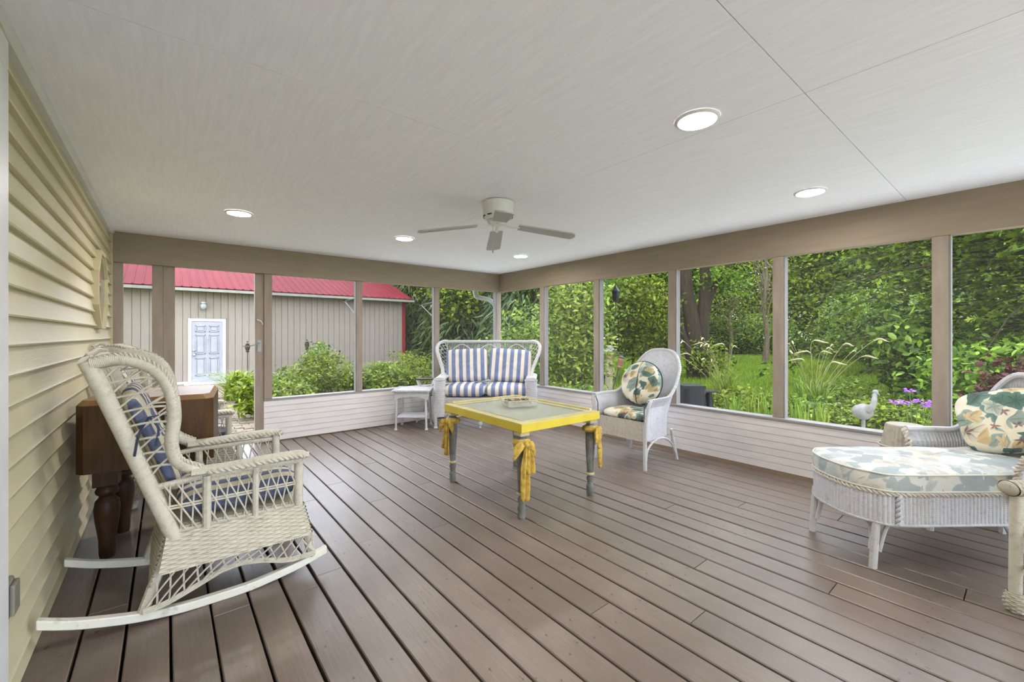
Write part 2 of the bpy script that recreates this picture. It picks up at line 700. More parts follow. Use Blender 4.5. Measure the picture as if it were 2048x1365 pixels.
M['stripe_x'] = make_stripe('striped_fabric', 0, .098, 0.0, ((74, 96, 146), (112, 134, 178), (226, 214, 200)))
M['stripe_y'] = make_stripe('striped_fabric_dark', 1, .095, .81, ((38, 56, 102), (60, 80, 124), (206, 196, 170)))
M['floral'] = make_floral('floral_fabric', 8.5)
M['floral_pale'] = make_floral('floral_fabric_pale', 8.0, .55)
M['piping_dark'] = painted('dark_piping', (64, 72, 66), .1, 5)
M['piping_pale'] = painted('pale_piping', (214, 212, 200), .06, 5)
M['ribbon'] = painted('blue_ribbon', (62, 72, 104), .3, 40)
M['yellow'] = painted('yellow_paint', (212, 190, 62), .07, 6, .5, .08, (1, 1, 1), (190, 150, 50))
M['faded'] = painted('faded_yellow', (206, 194, 140), .1, 7, .55, .1, (1, 1, 1), (180, 166, 128))
M['sage'] = painted('sage_panel', (176, 176, 150), .09, 4, .5, .05)
M['glass'] = glassy('clear_glass', (.85, .9, .88), .18, .04)
M['glass_dish'] = glassy('dish_glass', (.74, .74, .64), .30, .06)
M['chipped'] = painted('chipped_grey', (114, 114, 108), .25, 14, .6, .2, (1, 1, 1), (182, 178, 166))
M['chip_cream'] = painted('chipped_cream', (196, 184, 140), .12, 12)
M['bow'] = painted('yellow_cloth', (204, 170, 80), .28, 30, .85, .8, (1, 1, 1), (196, 120, 48))
M['butcher'] = painted('butcher_oak', (84, 58, 30), .22, 4, .45, .12, (9, 9, 1), (72, 46, 24), .3)
M['butcher_top'] = painted('butcher_end_grain', (146, 114, 74), .15, 10, .4, .12, (1, 1, 1), (140, 98, 56), .4)
M['walnut'] = painted('dark_turned_wood', (72, 48, 29), .2, 5, .45, .1, (7, 7, 1), (58, 38, 24), .3)
M['fan'] = painted('fan_white', (226, 226, 224), .04, 4, .45, .03)
M['blade'] = painted('fan_blade_shaded', (176, 175, 172), .05, 5, .5, .05)  # greyer than the housing: shade on the blades put into their colour
M['black'] = painted('black_slot', (24, 24, 24), .1, 5)
M['lens'] = emit('lit_lens', (1.0, .965, .92), LAMP_STRENGTH)
M['metal'] = painted('brushed_metal', (150, 150, 146), .1, 8, .35, .05, (1, 1, 1), None, .6)
M['dark_metal'] = painted('dark_metal', (58, 54, 50), .15, 8, .4)
M['outlet'] = painted('outlet_grey', (128, 124, 112), .1, 8)
M['window_pane'] = painted('window_pane', (120, 116, 106), .05, 2, .08, .0, (1, 1, 1), None, .8)
M['red_roof'] = painted('red_metal_roof', (92, 20, 26), .1, 2.5, .6, .03, (1, .4, .4), (110, 50, 55), .05)
M['gutter'] = painted('stained_gutter', (122, 118, 108), .12, 4, .5, .1, (1, 1, 1), (110, 104, 90))
M['barn'] = painted('beige_barn_board', (132, 122, 111), .06, 2.0, .7, .1, (12, 12, 1), None, .2, .05)
M['red_trim'] = painted('red_trim', (122, 26, 30), .08, 4)
M['door_white'] = painted('weathered_white_door', (140, 140, 146), .07, 5, .5, .05, (1, 1, 1), (170, 162, 150))
M['bark'] = painted('tree_bark', (62, 50, 38), .3, 3, .9, .6, (6, 6, 1))
M['bark_pale'] = painted('pale_bark', (104, 92, 74), .3, 3, .9, .6, (6, 6, 1))
M['stem'] = painted('green_stem', (86, 98, 46), .2, 6)
M['straw'] = painted('dry_straw', (132, 122, 78), .15, 6)
M['plume'] = painted('dry_plume', (168, 154, 118), .12, 20)
M['statue'] = painted('white_statue', (128, 126, 120), .15, 12, .7, .4, (1, 1, 1), (150, 146, 136))
M['copper'] = painted('copper_torch', (120, 80, 62), .2, 14, .4)
M['postwood'] = painted('pale_post_wood', (160, 148, 122), .15, 5, .8, .2, (6, 6, 1))
M['tarp'] = painted('black_cover', (17, 17, 19), .3, 9, .5, .5, (7, 7, 1), None, .3)
M['pvc'] = painted('white_downspout', (166, 164, 162), .08, 6, .5)
M['paver'] = painted('paver_stone', (112, 100, 84), .25, 8, .85, .4, (1, 1, 1), None, .2, .4)
M['concrete'] = painted('pale_concrete', (196, 192, 186), .06, 2, .85, .2)
M['gravel'] = painted('bounce_gravel', (206, 201, 193), .12, 30, .9, .6)  # for the strip added outside the porch as a light reflector
M['soil'] = painted('mulch_soil', (74, 58, 42), .3, 9, .95, .7)
M['husk'] = painted('potpourri', (150, 122, 84), .35, 40, .8, .4)
M['phlox'] = painted('purple_petals', (150, 92, 190), .12, 20, .7)
M['L_oak'] = make_leaf('oak_leaf', (0.030, 0.067, 0.008), (0.285, 0.447, 0.040))
M['L_maple'] = make_leaf('maple_leaf', (0.034, 0.071, 0.007), (0.373, 0.518, 0.035))
M['L_yellow'] = make_leaf('yellow_green_leaf', (0.048, 0.077, 0.006), (0.286, 0.350, 0.024))
M['L_shrub'] = make_leaf('shrub_leaf', (0.039, 0.077, 0.013), (0.373, 0.495, 0.071))
M['L_dark'] = make_leaf('dark_leaf', (0.015, 0.033, 0.006), (0.112, 0.169, 0.019))
M['L_spruce'] = make_leaf('spruce_needle', (0.012, 0.023, 0.007), (0.085, 0.123, 0.021), .1)
M['L_blade'] = make_leaf('blade_leaf', (0.043, 0.089, 0.012), (0.286, 0.406, 0.041))
M['L_red'] = make_leaf('red_leaf', (0.043, 0.012, 0.012), (0.189, 0.056, 0.039))
M['L_lawn'] = make_leaf('lawn_blade', (0.051, 0.095, 0.008), (0.306, 0.416, 0.024), .2)


def make_lawn():
    t = NT('lawn_ground', .95, .1)
    v = t.coord('Object')
    f = t.noise(v, .5, 6, .65)
    c = t.ramp(f, [(.3, (.085, .135, .014, 1)), (.55, (.150, .215, .022, 1)), (.75, (.200, .250, .040, 1))])
    t.col(c)
    t.bump(t.noise(v, 9, 4), .6, .05)
    return t.m


M['lawn'] = make_lawn()

# ================================================================ THE SETTING
# ---- deck floor: planks, each a part of the floor
floor = setting('floor', 'taupe painted plank deck of the screened porch')
PITCH, GAP, DT = .1392, .0096, .028
x = -.4045
k = 0
xs = []
while x < WXR + .02:
    xs.append((x, min(x + PITCH, WXR + .06)))
    x += PITCH
JOINTS = [[], [2.55], [], [1.75], [2.2], [2.75], [2.15, 4.4], [2.25], [3.3], [2.45], [3.55, .4], [3.0], [2.35], [3.9, 1.2], [3.1], [.9, 4.2], [2.0], [3.6], [1.1, 4.0], [2.9], [.6], [3.4], [1.6], [4.6, .2], [2.6], [1.3], [3.7], [.8], [2.3], [4.1], [1.9], [3.2], [1.0]]
for i, (a, b) in enumerate(xs):
    g = GAP * (.6 + .8 * random.random())
    cuts = [YF] + sorted(JOINTS[i % len(JOINTS)]) + [WYB + .02]
    for y0, y1 in zip(cuts, cuts[1:]):
        dz = random.uniform(-.0012, .0012)
        L = y1 - y0
        mb = MB().plank(g / 2, b - a - g / 2, .0012, L - .0012, -DT, dz, .004)
        obj('plank', mb, M['deck'], floor, (a, y0, 0), flat=True)
mb = MB()
for y in np.arange(YF, WYB, .6):
    mb.box(XL, WXR + .04, y, y + .04, -.22, -DT - .004)
obj('joists', mb, M['dark'], floor, flat=True)
mb = MB().box(XL, WXR + .06, WYB + .025, WYB + .065, -.22, -.002).box(WXR + .065, WXR + .105, YF, WYB + .065, -.22, -.002)
obj('rim_board', mb, M['base'], floor, flat=True)

# ---- ceiling panels
ceil = setting('ceiling', 'white painted plywood porch ceiling in large panels')
ys = [YF, -.59, .57, 1.735, 2.90, 4.055, 5.22, WYB + .1]
for j, (y0, y1) in enumerate(zip(ys, ys[1:])):
    for x0, x1 in ((XL - .02, 1.95), (1.95, WXR + .12)):
        dz = random.uniform(0, .0016)
        obj('ceiling_panel', MB().box(.0014, x1 - x0 - .0014, .0014, y1 - y0 - .0014, 0, .012), M['ceiling'], ceil, (x0, y0, H + dz), flat=True)
obj('ceiling_joists', MB().box(XL - .05, WXR + .5, YF - .3, WYB + .5, H + .016, H + .19), M['trim'], ceil, flat=True)
struct('trim_1', 'white painted cove strip between tan siding and ceiling',
       MB().prism([(XL + .0, H), (XL + .045, H), (XL + .045, H - .012), (XL + .03, H - .03), (XL, H - .03)], 'y', YF, YB), M['trim'])

# ---- left house wall with lapped siding boards
wl = setting('wall_left', 'tan lap siding of the house wall')
EXPO, Z0 = .0978, 1.162
k0 = -int((Z0 - .0) / EXPO) - 1
mbs = {}
DOOR_Y0, DOOR_Y1 = .90, 1.965
for k in range(k0, 12):
    zb = Z0 + k * EXPO
    zt = zb + EXPO
    if zt > H - .028:
        zt = H - .028
    if zb < .004:
        zb = .004
    if zt - zb < .02:
        continue
    fr = (zt - zb) / EXPO
    pf = [(XL - .03, zb), (XL + .006 + .02 * fr, zb), (XL + .008 + .021 * fr, zb + .006), (XL + .006 + .017 * fr, zb + .014), (XL + .006, zt), (XL - .03, zt)]
    for y0, y1 in ((DOOR_Y1 + .002, YB), (YF, DOOR_Y0 - .1)):
        obj('siding_board', MB().prism(pf, 'y', y0, y1), M['siding'], wl)
obj('sheathing', MB().box(XL - .14, XL - .03, YF, WYB + .1, GZ, H + .6), M['channel'], wl, flat=True)
obj('door_header', MB().box(XL - .03, XL + .034, DOOR_Y0 - .1, DOOR_Y1, 2.091, H - .031), M['channel'], wl, flat=True)
obj('house_block', MB().box(XL - 7, XL - .14, -8, WYB + .1, GZ, 5.6), M['siding'], wl, flat=True)
obj('corner_channel', MB().box(XL - .03, XL + .032, YB - .018, YB + .004, 0, H - .03), M['channel'], wl, flat=True)
# octagonal window in the siding
wy, wz, wa, wb_ = 4.40, 1.53, .30, .285


def octa(s):
    q = .42
    return [(wy + dx * wa * s, wz + dz * wb_ * s) for dx, dz in ((-1, -q), (-q, -1), (q, -1), (1, -q), (1, q), (q, 1), (-q, 1), (-1, q))]


win = setting('window_1', 'small octagonal window with tan frame in siding')
mb = MB()
for (s0, s1, x0, x1) in ((1.0, .90, XL - .01, XL + .05), (.90, .85, XL - .01, XL + .036)):
    A, B = octa(s0), octa(s1)
    for i in range(8):
        j = (i + 1) % 8
        mb.hexa([(x0, *A[i]), (x1, *A[i]), (x1, *A[j]), (x0, *A[j]), (x0, *B[i]), (x1, *B[i]), (x1, *B[j]), (x0, *B[j])])
obj('window_frame', mb, M['channel'], win, flat=True)
obj('pane', MB().prism(octa(.86), 'x', XL + .020, XL + .030), M['window_pane'], win, flat=True)
# house door beside the camera, only its casing shows at the picture's edge
dr = setting('door_1', 'white cased house door in the siding')
mb = MB().box(XL - .02, XL + .042, 1.865, DOOR_Y1, .0, 1.999).box(XL - .02, XL + .042, DOOR_Y0 - .1, DOOR_Y0, .0, 1.999).box(XL - .02, XL + .042, DOOR_Y0 - .1, DOOR_Y1, 2.0, 2.09)
obj('door_casing', mb, M['casing'], dr, flat=True, bevel=.004)
obj('door_slab', MB().box(XL - .04, XL + .005, DOOR_Y0, 1.865, .02, 2.0), M['door_white'], dr, flat=True)
obj('door_knob', MB().ball((XL + .05, .98, .98), .03), M['metal'], dr)
ot = thing('outlet_box', 'grey covered electrical outlet on siding near the white door casing', 'outlet', (XL + .015, 2.035, .31))
obj('cover', MB().box(.0, .02, -.038, .038, .0, .12), M['outlet'], ot, flat=True, bevel=.008)
obj('lid', MB().box(.02, .032, -.032, .032, .012, .108), M['outlet'], ot, flat=True, bevel=.004)

# ---- beams, posts, half walls, screens
struct('trim_2', 'taupe painted beam above the back screens', MB().box(XL + .03, WXR + .16, YB, YB + .09, ZB, H), M['beam'], flat=True, bevel=.003)
struct('trim_3', 'taupe painted beam above the right screens', MB().box(XR, XR + .09, YF, YB, ZB, H), M['beam'], flat=True, bevel=.003)
wbk = setting('wall_back', 'screened back wall with white board knee wall')
wrt = setting('wall_right', 'screened right wall with white board knee wall')
PB = YB + .025           # inner faces of the back posts
PX = XR + .005           # inner faces of the right posts


def post(par, x0, x1, y0, y1, z0, mat='post', name='post'):
    obj(name, MB().box(x0, x1, y0, y1, z0, ZB), M[mat], par, flat=True, bevel=.003)


post(wbk, XL + .03, -.315, PB, PB + .085, ZS)
post(wbk, -.108, -.026, PB, PB + .085, 0)
post(wbk, -.026, .066, PB + .022, PB + .085, 0, 'post', 'door_jamb')
post(wbk, .752, .838, PB + .022, PB + .085, 0, 'post', 'door_jamb')
post(wbk, .838, .916, PB, PB + .085, ZS)
post(wbk, 1.852, 1.925, PB, PB + .075, ZS)
post(wbk, 2.955, 3.03, PB, PB + .075, ZS)
post(wbk, 4.05, 4.14, PB + .0, PB + .085, 0, 'post', 'corner_post')
# pale screen stops on the sides of the posts
for xx in (1.842, 2.945):
    obj('screen_stop', MB().box(xx, xx + .010, PB + .006, PB + .07, ZS, ZB), M['post_light'], wbk, flat=True)
obj('screen_stop', MB().box(4.040, 4.05, PB + .006, PB + .08, ZS, ZB), M['post_light'], wbk, flat=True)
RP = [4.32, 3.345, 2.345, 1.352, .362, -.63, -1.6]
for y in RP:
    post(wrt, PX, PX + .085, y, y + .082, ZS)
    obj('screen_stop', MB().box(PX + .006, PX + .08, y - .011, y, ZS, ZB), M['post_light'], wrt, flat=True)


def knee(par, a0, a1, horiz_x, face, name='board'):
    """knee wall of narrow boards with a sill; horiz_x: runs along x at y=face, else along y at x=face"""
    n = 7
    z0 = .012 if horiz_x else .035
    st = (ZS - .022 - z0) / n
    for i in range(n):
        za, zb = z0 + i * st, z0 + (i + 1) * st - .0028
        c = .003
        L = a1 - a0
        if horiz_x:
            pf = [(0, za), (.018, za), (.018, zb), (0, zb), (-.0, zb - c), (-.0, za + c)]
            mb = MB().prism([(-.0 + q[0], q[1]) for q in pf], 'x', 0, L)
            obj(name, mb, M['halfwall'], par, (a0, face, 0), flat=True)
        else:
            mb = MB().prism([(0, za), (.018, za), (.018, zb), (0, zb)], 'y', 0, L)
            obj(name, mb, M['halfwall'], par, (face, a0, 0), flat=True)
    if horiz_x:
        obj('backing', MB().box(a0, a1, face + .018, face + .06, 0, ZS - .022), M['base'], par, flat=True)
        obj('sill', MB().box(a0, a1, face - .012, face + .10, ZS - .022, ZS), M['sill'], par, flat=True, bevel=.003)
    else:
        obj('backing', MB().box(face + .018, face + .06, a0, a1, 0, ZS - .022), M['base'], par, flat=True)
        obj('sill', MB().box(face - .012, face + .11, a0, a1, ZS - .022, ZS), M['sill'], par, flat=True, bevel=.003)


knee(wbk, .838, 4.05, True, WYB)
knee(wbk, XL + .03, -.108, True, WYB)
knee(wrt, YF, WYB, False, WXR)
obj('base_strip', MB().box(WXR + .004, WXR + .018, YF, WYB, .0, .034), M['base'], wrt, flat=True)
# rear side of the porch, behind the camera
wfr = setting('wall_front', 'open screened side of the porch behind the viewer')
for xx in (.55, 1.7, 2.85, 3.98):
    obj('post', MB().box(xx, xx + .082, YF - .09, YF - .005, -.2, ZB), M['post'], wfr, flat=True)
obj('beam', MB().box(XL, WXR + .16, YF - .09, YF, ZB, H), M['beam'], wfr, flat=True)
# insect screens
for x0, x1 in ((-.315, -.108), (.916, 1.842), (1.925, 2.945), (3.03, 4.04)):
    obj('screen', MB().box(x0, x1, PB + .05, PB + .0505, ZS, ZB), M['screen'], wbk, flat=True)
yy = [WYB - .02] + [y for y in RP]
for a, b in zip(yy, yy[1:]):
    obj('screen', MB().box(PX + .05, PX + .0505, b + .082, a - .011, ZS, ZB), M['screen'], wrt, flat=True)

# ---- ground outside
gb = MB().box(-40, 90, -40, 90, GZ - .3, GZ)
struct('ground', 'green lawn and yard around the porch', gb, M['lawn'], flat=True)
struct('garden_bed', 'dark mulched planting bed along the garage', MB().box(1.75, 8.2, 11.5, 16.9, GZ, GZ + .02), M['soil'], flat=True)
struct('bounce_gravel_strip', 'added unseen pale gravel bouncing sky light into the porch', MB().box(4.3, 7.6, -6, 8.2, GZ, GZ + .03).box(1.9, 4.3, 5.65, 8.2, GZ, GZ + .03), M['gravel'], flat=True)  # added below the sills, out of view, to bounce sky light onto the ceiling
struct('bounce_patio', 'added unseen pale patio bouncing light in behind the viewer', MB().box(XL, 4.3, -14, YF - .2, GZ, GZ + .03), M['concrete'], flat=True)  # made-up patio behind the camera, brightens the ceiling by bounced sky light
pv = setting('paved_path', 'worn paver path between porch door and garage door')
obj('path_bed', MB().box(-1.3, 1.85, 5.6, 16.95, GZ, GZ + .012), M['soil'], pv, flat=True)
pmesh = [mesh('paver', MB().plank(0, .23, 0, .115 + .01, 0, .036 + .004 * q, .008), M['paver'], True) for q in range(3)]
n = 0
stuff = MB()
for r in range(84):
    for c in range(13):
        x0 = -1.28 + c * .24 + (.12 if r % 2 else 0)
        y0 = 5.62 + r * .133
        if n < 300 and x0 > .3 and y0 < 14:
            n += 1
            obj('paver', pmesh[(r * 7 + c * 3) % 3], None, pv, (x0, y0, GZ + .012 + random.uniform(-.006, .006)), (0, 0, random.uniform(-.04, .04)))
        else:
            b = len(stuff.v)
            stuff.plank(0, .23, 0, .125, 0, .04, .008)
            stuff.xform(Matrix.Translation((x0, y0, GZ + .012 + random.uniform(-.006, .006))), b)
o = obj('distant_pavers', stuff, M['paver'], pv, flat=True)
o['kind'] = 'stuff'

# ================================================================ GARAGE
GY = 17.0
gar = thing('garage', 'beige board garage with red metal roof across the yard', 'garage', (0, GY, GZ))
gx0, gx1, gzt = -6.0, 7.80, 2.60 - GZ
GD0, GD1, GDT = .62, 1.44, 2.03
for i in range(69):
    a = gx0 + i * .2
    z0 = .06 if not (GD0 - .1 < a + .1 < GD1 + .1) else GDT + .1
    obj('wall_board', MB().prism([(.005, 0), (.195, 0), (.195, .012), (.186, .02), (.014, .02), (.005, .012)], 'z', z0, gzt).xform(Matrix.Diagonal((1, -1, 1, 1))), M['barn'], gar, (a, 0, 0), flat=True)
obj('garage_core', MB().box(gx0, gx1, .004, 8.4, 0, gzt), M['barn'], gar, flat=True)
obj('foundation', MB().box(gx0, gx1 + .02, -.03, 0, 0, .1), M['concrete'], gar, flat=True)
obj('corner_trim', MB().box(gx1 - .02, gx1 + .12, -.04, .1, .05, gzt + .05), M['red_trim'], gar, flat=True)
obj('gable', MB().prism([(0, gzt), (8.4, gzt), (4.2, gzt + 1.5)], 'x', gx1 - .1, gx1), M['barn'], gar, flat=True)
SL = .356
for i in range(64):
    a = gx0 - .3 + i * .229
    if a > 8.05:
        break
    w = min(.229, 8.14 - a)
    mb = MB()
    pf = [(0, 0), (.02, .022), (.045, .022), (.062, .002), (w, .0), (w, -.006), (0, -.006)]
    b = 0
    mb.prism(pf, 'y', 0, 4.9)
    mb.xform(Matrix.Translation((a, -.42, gzt + .09)) @ Matrix.Rotation(math.atan(SL), 4, 'X'))
    obj('roof_panel', mb, M['red_roof'], gar, flat=True)
mb = MB()
mb.prism([(0, 0), (8.14 - gx0 + .3, 0), (8.14 - gx0 + .3, -.02), (0, -.02)], 'y', 0, 4.9)
mb.xform(Matrix.Translation((gx0 - .3, 8.82, gzt + .09)) @ Matrix.Rotation(PI - math.atan(SL), 4, 'X'))
obj('far_roof_slope', mb, M['red_roof'], gar, flat=True)
mb = MB().prism([(0, 0), (.11, 0), (.11, .02), (.10, .09), (.115, .10), (.0, .10)], 'x', gx0 - .3, 8.15)
mb.xform(Matrix.Translation((0, -.40, gzt - .035)) @ Matrix.Diagonal((1, -1, 1, 1)) @ Matrix.Translation((0, -.05, 0)))
obj('gutter', mb, M['gutter'], gar, flat=True)
obj('soffit', MB().box(gx0 - .3, 8.12, -.40, .0, gzt - .01, gzt + .03), M['gutter'], gar, flat=True)
gd = obj('door', MB().box(GD0, GD1, -.045, .0, .07, GDT), M['door_white'], gar, flat=True)
for (a, b, c, d) in ((.10, .36, 1.66, 1.86), (.46, .72, 1.66, 1.86), (.10, .36, .95, 1.56), (.46, .72, .95, 1.56), (.10, .36, .25, .82), (.46, .72, .25, .82)):
    mb = MB()
    x0, x1, z0, z1 = GD0 + a, GD0 + b, c + .03, d + .03
    for q in ((x0, x1, z0, z0 + .02), (x0, x1, z1 - .02, z1), (x0, x0 + .02, z0, z1), (x1 - .02, x1, z0, z1)):
        mb.box(q[0], q[1], -.068, -.045, q[2], q[3])
    mb.box(x0 + .05, x1 - .05, -.062, -.045, z0 + .05, z1 - .05)
    obj('door_panel', mb, M['door_white'], gd, flat=True)
for z in (.95, 1.10):
    obj('knob', MB().ball((GD0 + .07, -.075, z), .035), M['metal'], gd)
mb = MB().box(GD0 - .09, GD0, -.06, .0, .07, GDT + .09).box(GD1, GD1 + .09, -.06, .0, .07, GDT + .09).box(GD0 - .09, GD1 + .09, -.062, .0, GDT, GDT + .09)
obj('door_frame', mb, M['garage_casing'], gar, flat=True)
obj('doorstep', MB().box(GD0 - .2, GD1 + .25, -.75, -.03, 0, .065), M['concrete'], gar, flat=True)
lt = obj('wall_lamp', MB().lathe([(.02, 0), (.06, .03), (.09, .1), (.085, .16), (.05, .19), (.08, .21), (.075, .24), (.02, .28)], 12, (.93, -.13, 2.40)), M['metal'], gar)
obj('lamp_bracket', MB().tube([(.93, 0, 2.62), (.93, -.13, 2.66)], .02, 6), M['metal'], lt)

# ================================================================ CEILING THINGS
LX, LY = (.44, 1.82, 3.325), (.94, 3.92)
names = {(0, 1): 'lit recessed ceiling light nearest the tan siding', (1, 1): 'lit recessed ceiling light just left of the ceiling fan', (2, 1): 'lit recessed ceiling light nearest the far screened corner',
         (1, 0): 'largest lit recessed ceiling light, nearest the viewer', (2, 0): 'lit recessed ceiling light close to the right hand beam', (0, 0): 'lit recessed ceiling light above the viewer by the siding'}
for i in range(3):
    for j in range(2):
        d = thing('recessed_light', names[(i, j)], 'ceiling light', (LX[i], LY[j], H), 0, 'recessed ceiling lights')
        obj('trim_ring', MB().lathe([(.094, 0), (.094, -.004), (.088, -.009), (.080, -.010), (.076, -.004), (.076, .0)], 40, cap=False), M['fan'], d)
        obj('lens', MB().lathe([(.0766, -.002), (.05, -.0045), (.0, -.005)], 40, cap=False), M['lens'], d)
# fan
fx, fy = 1.85, 2.433
fan = thing('ceiling_fan', 'white four blade ceiling fan mounted flush to the ceiling', 'ceiling fan', (fx, fy, H))
hs = obj('motor_housing', MB().lathe([(.10, 0), (.113, -.004), (.115, -.012), (.112, -.020), (.114, -.026), (.114, -.034), (.108, -.042), (.110, -.07), (.106, -.10), (.094, -.122), (.07, -.132), (.03, -.135)], 40), M['fan'], fan)
for k in range(10):
    a = 2 * PI * (k + .5) / 10
    mb = MB().box(-.017, .017, -.004, .004, -.004, .004)
    mb.xform(Matrix.Translation((.1025 * math.cos(a), .1025 * math.sin(a), -.106)) @ Matrix.Rotation(a + PI / 2, 4, 'Z') @ Matrix.Rotation(.35, 4, 'X'))
    obj('vent_slot', mb, M['black'], hs, flat=True)
obj('hub', MB().lathe([(.075, -.135), (.078, -.145), (.06, -.160), (.02, -.168)], 24), M['fan'], fan)
for k in range(4):
    a = math.radians((57, 148, -32, -123)[k])
    mb = MB()
    out = []
    for t in range(0, 11):
        w = .048 + .012 * (t / 10)
        out.append((.15 + .39 * t / 10, w))
    tip = [(.54 + .03 * math.sin(q), .06 * math.cos(q)) for q in [PI / 8 * z for z in range(1, 4)]]
    poly = out + tip + [(.572, 0)] + [(p[0], -p[1]) for p in tip[::-1]] + [(p[0], -p[1]) for p in out[::-1]]
    mb.prism(poly, 'z', -.0045, .0045)
    mb.xform(Matrix.Translation((0, 0, -.155)) @ Matrix.Rotation(a, 4, 'Z') @ Matrix.Rotation(math.radians(7.5), 4, 'Y') @ Matrix.Rotation(math.radians(-6.5), 4, 'X'))
    bl = obj('blade', mb, M['blade'], fan, flat=True)
    mb = MB().tube([(.055, 0, -.004), (.11, 0, -.010), (.17, 0, .004), (.21, 0, .004)], [.014, .012, .016, .02], 8, flat=.45)
    mb.xform(Matrix.Translation((0, 0, -.155)) @ Matrix.Rotation(a, 4, 'Z') @ Matrix.Rotation(math.radians(7.5), 4, 'Y'))
    obj('blade_iron', mb, M['fan'], bl)
pc = obj('pull_chain', MB().tube([(-.03, .02, -.15), (-.03, .02, -.335)], .0018, 5), M['metal'], fan)
obj('chain_pull', MB().lathe([(.002, .02), (.006, .0), (.006, -.014), (.002, -.02)], 8, (-.03, .02, -.345)), M['metal'], pc)


# ================================================================ FURNITURE
WING = [(-.226, 1.088), (-.146, 1.104), (-.072, 1.080), (-.018, 1.034), (.016, .957), (.026, .857), (.018, .777), (.020, .716), (.044, .652), (.114, .606)]
POSTB, POSTT = (.026, .331), (-.236, 1.097)


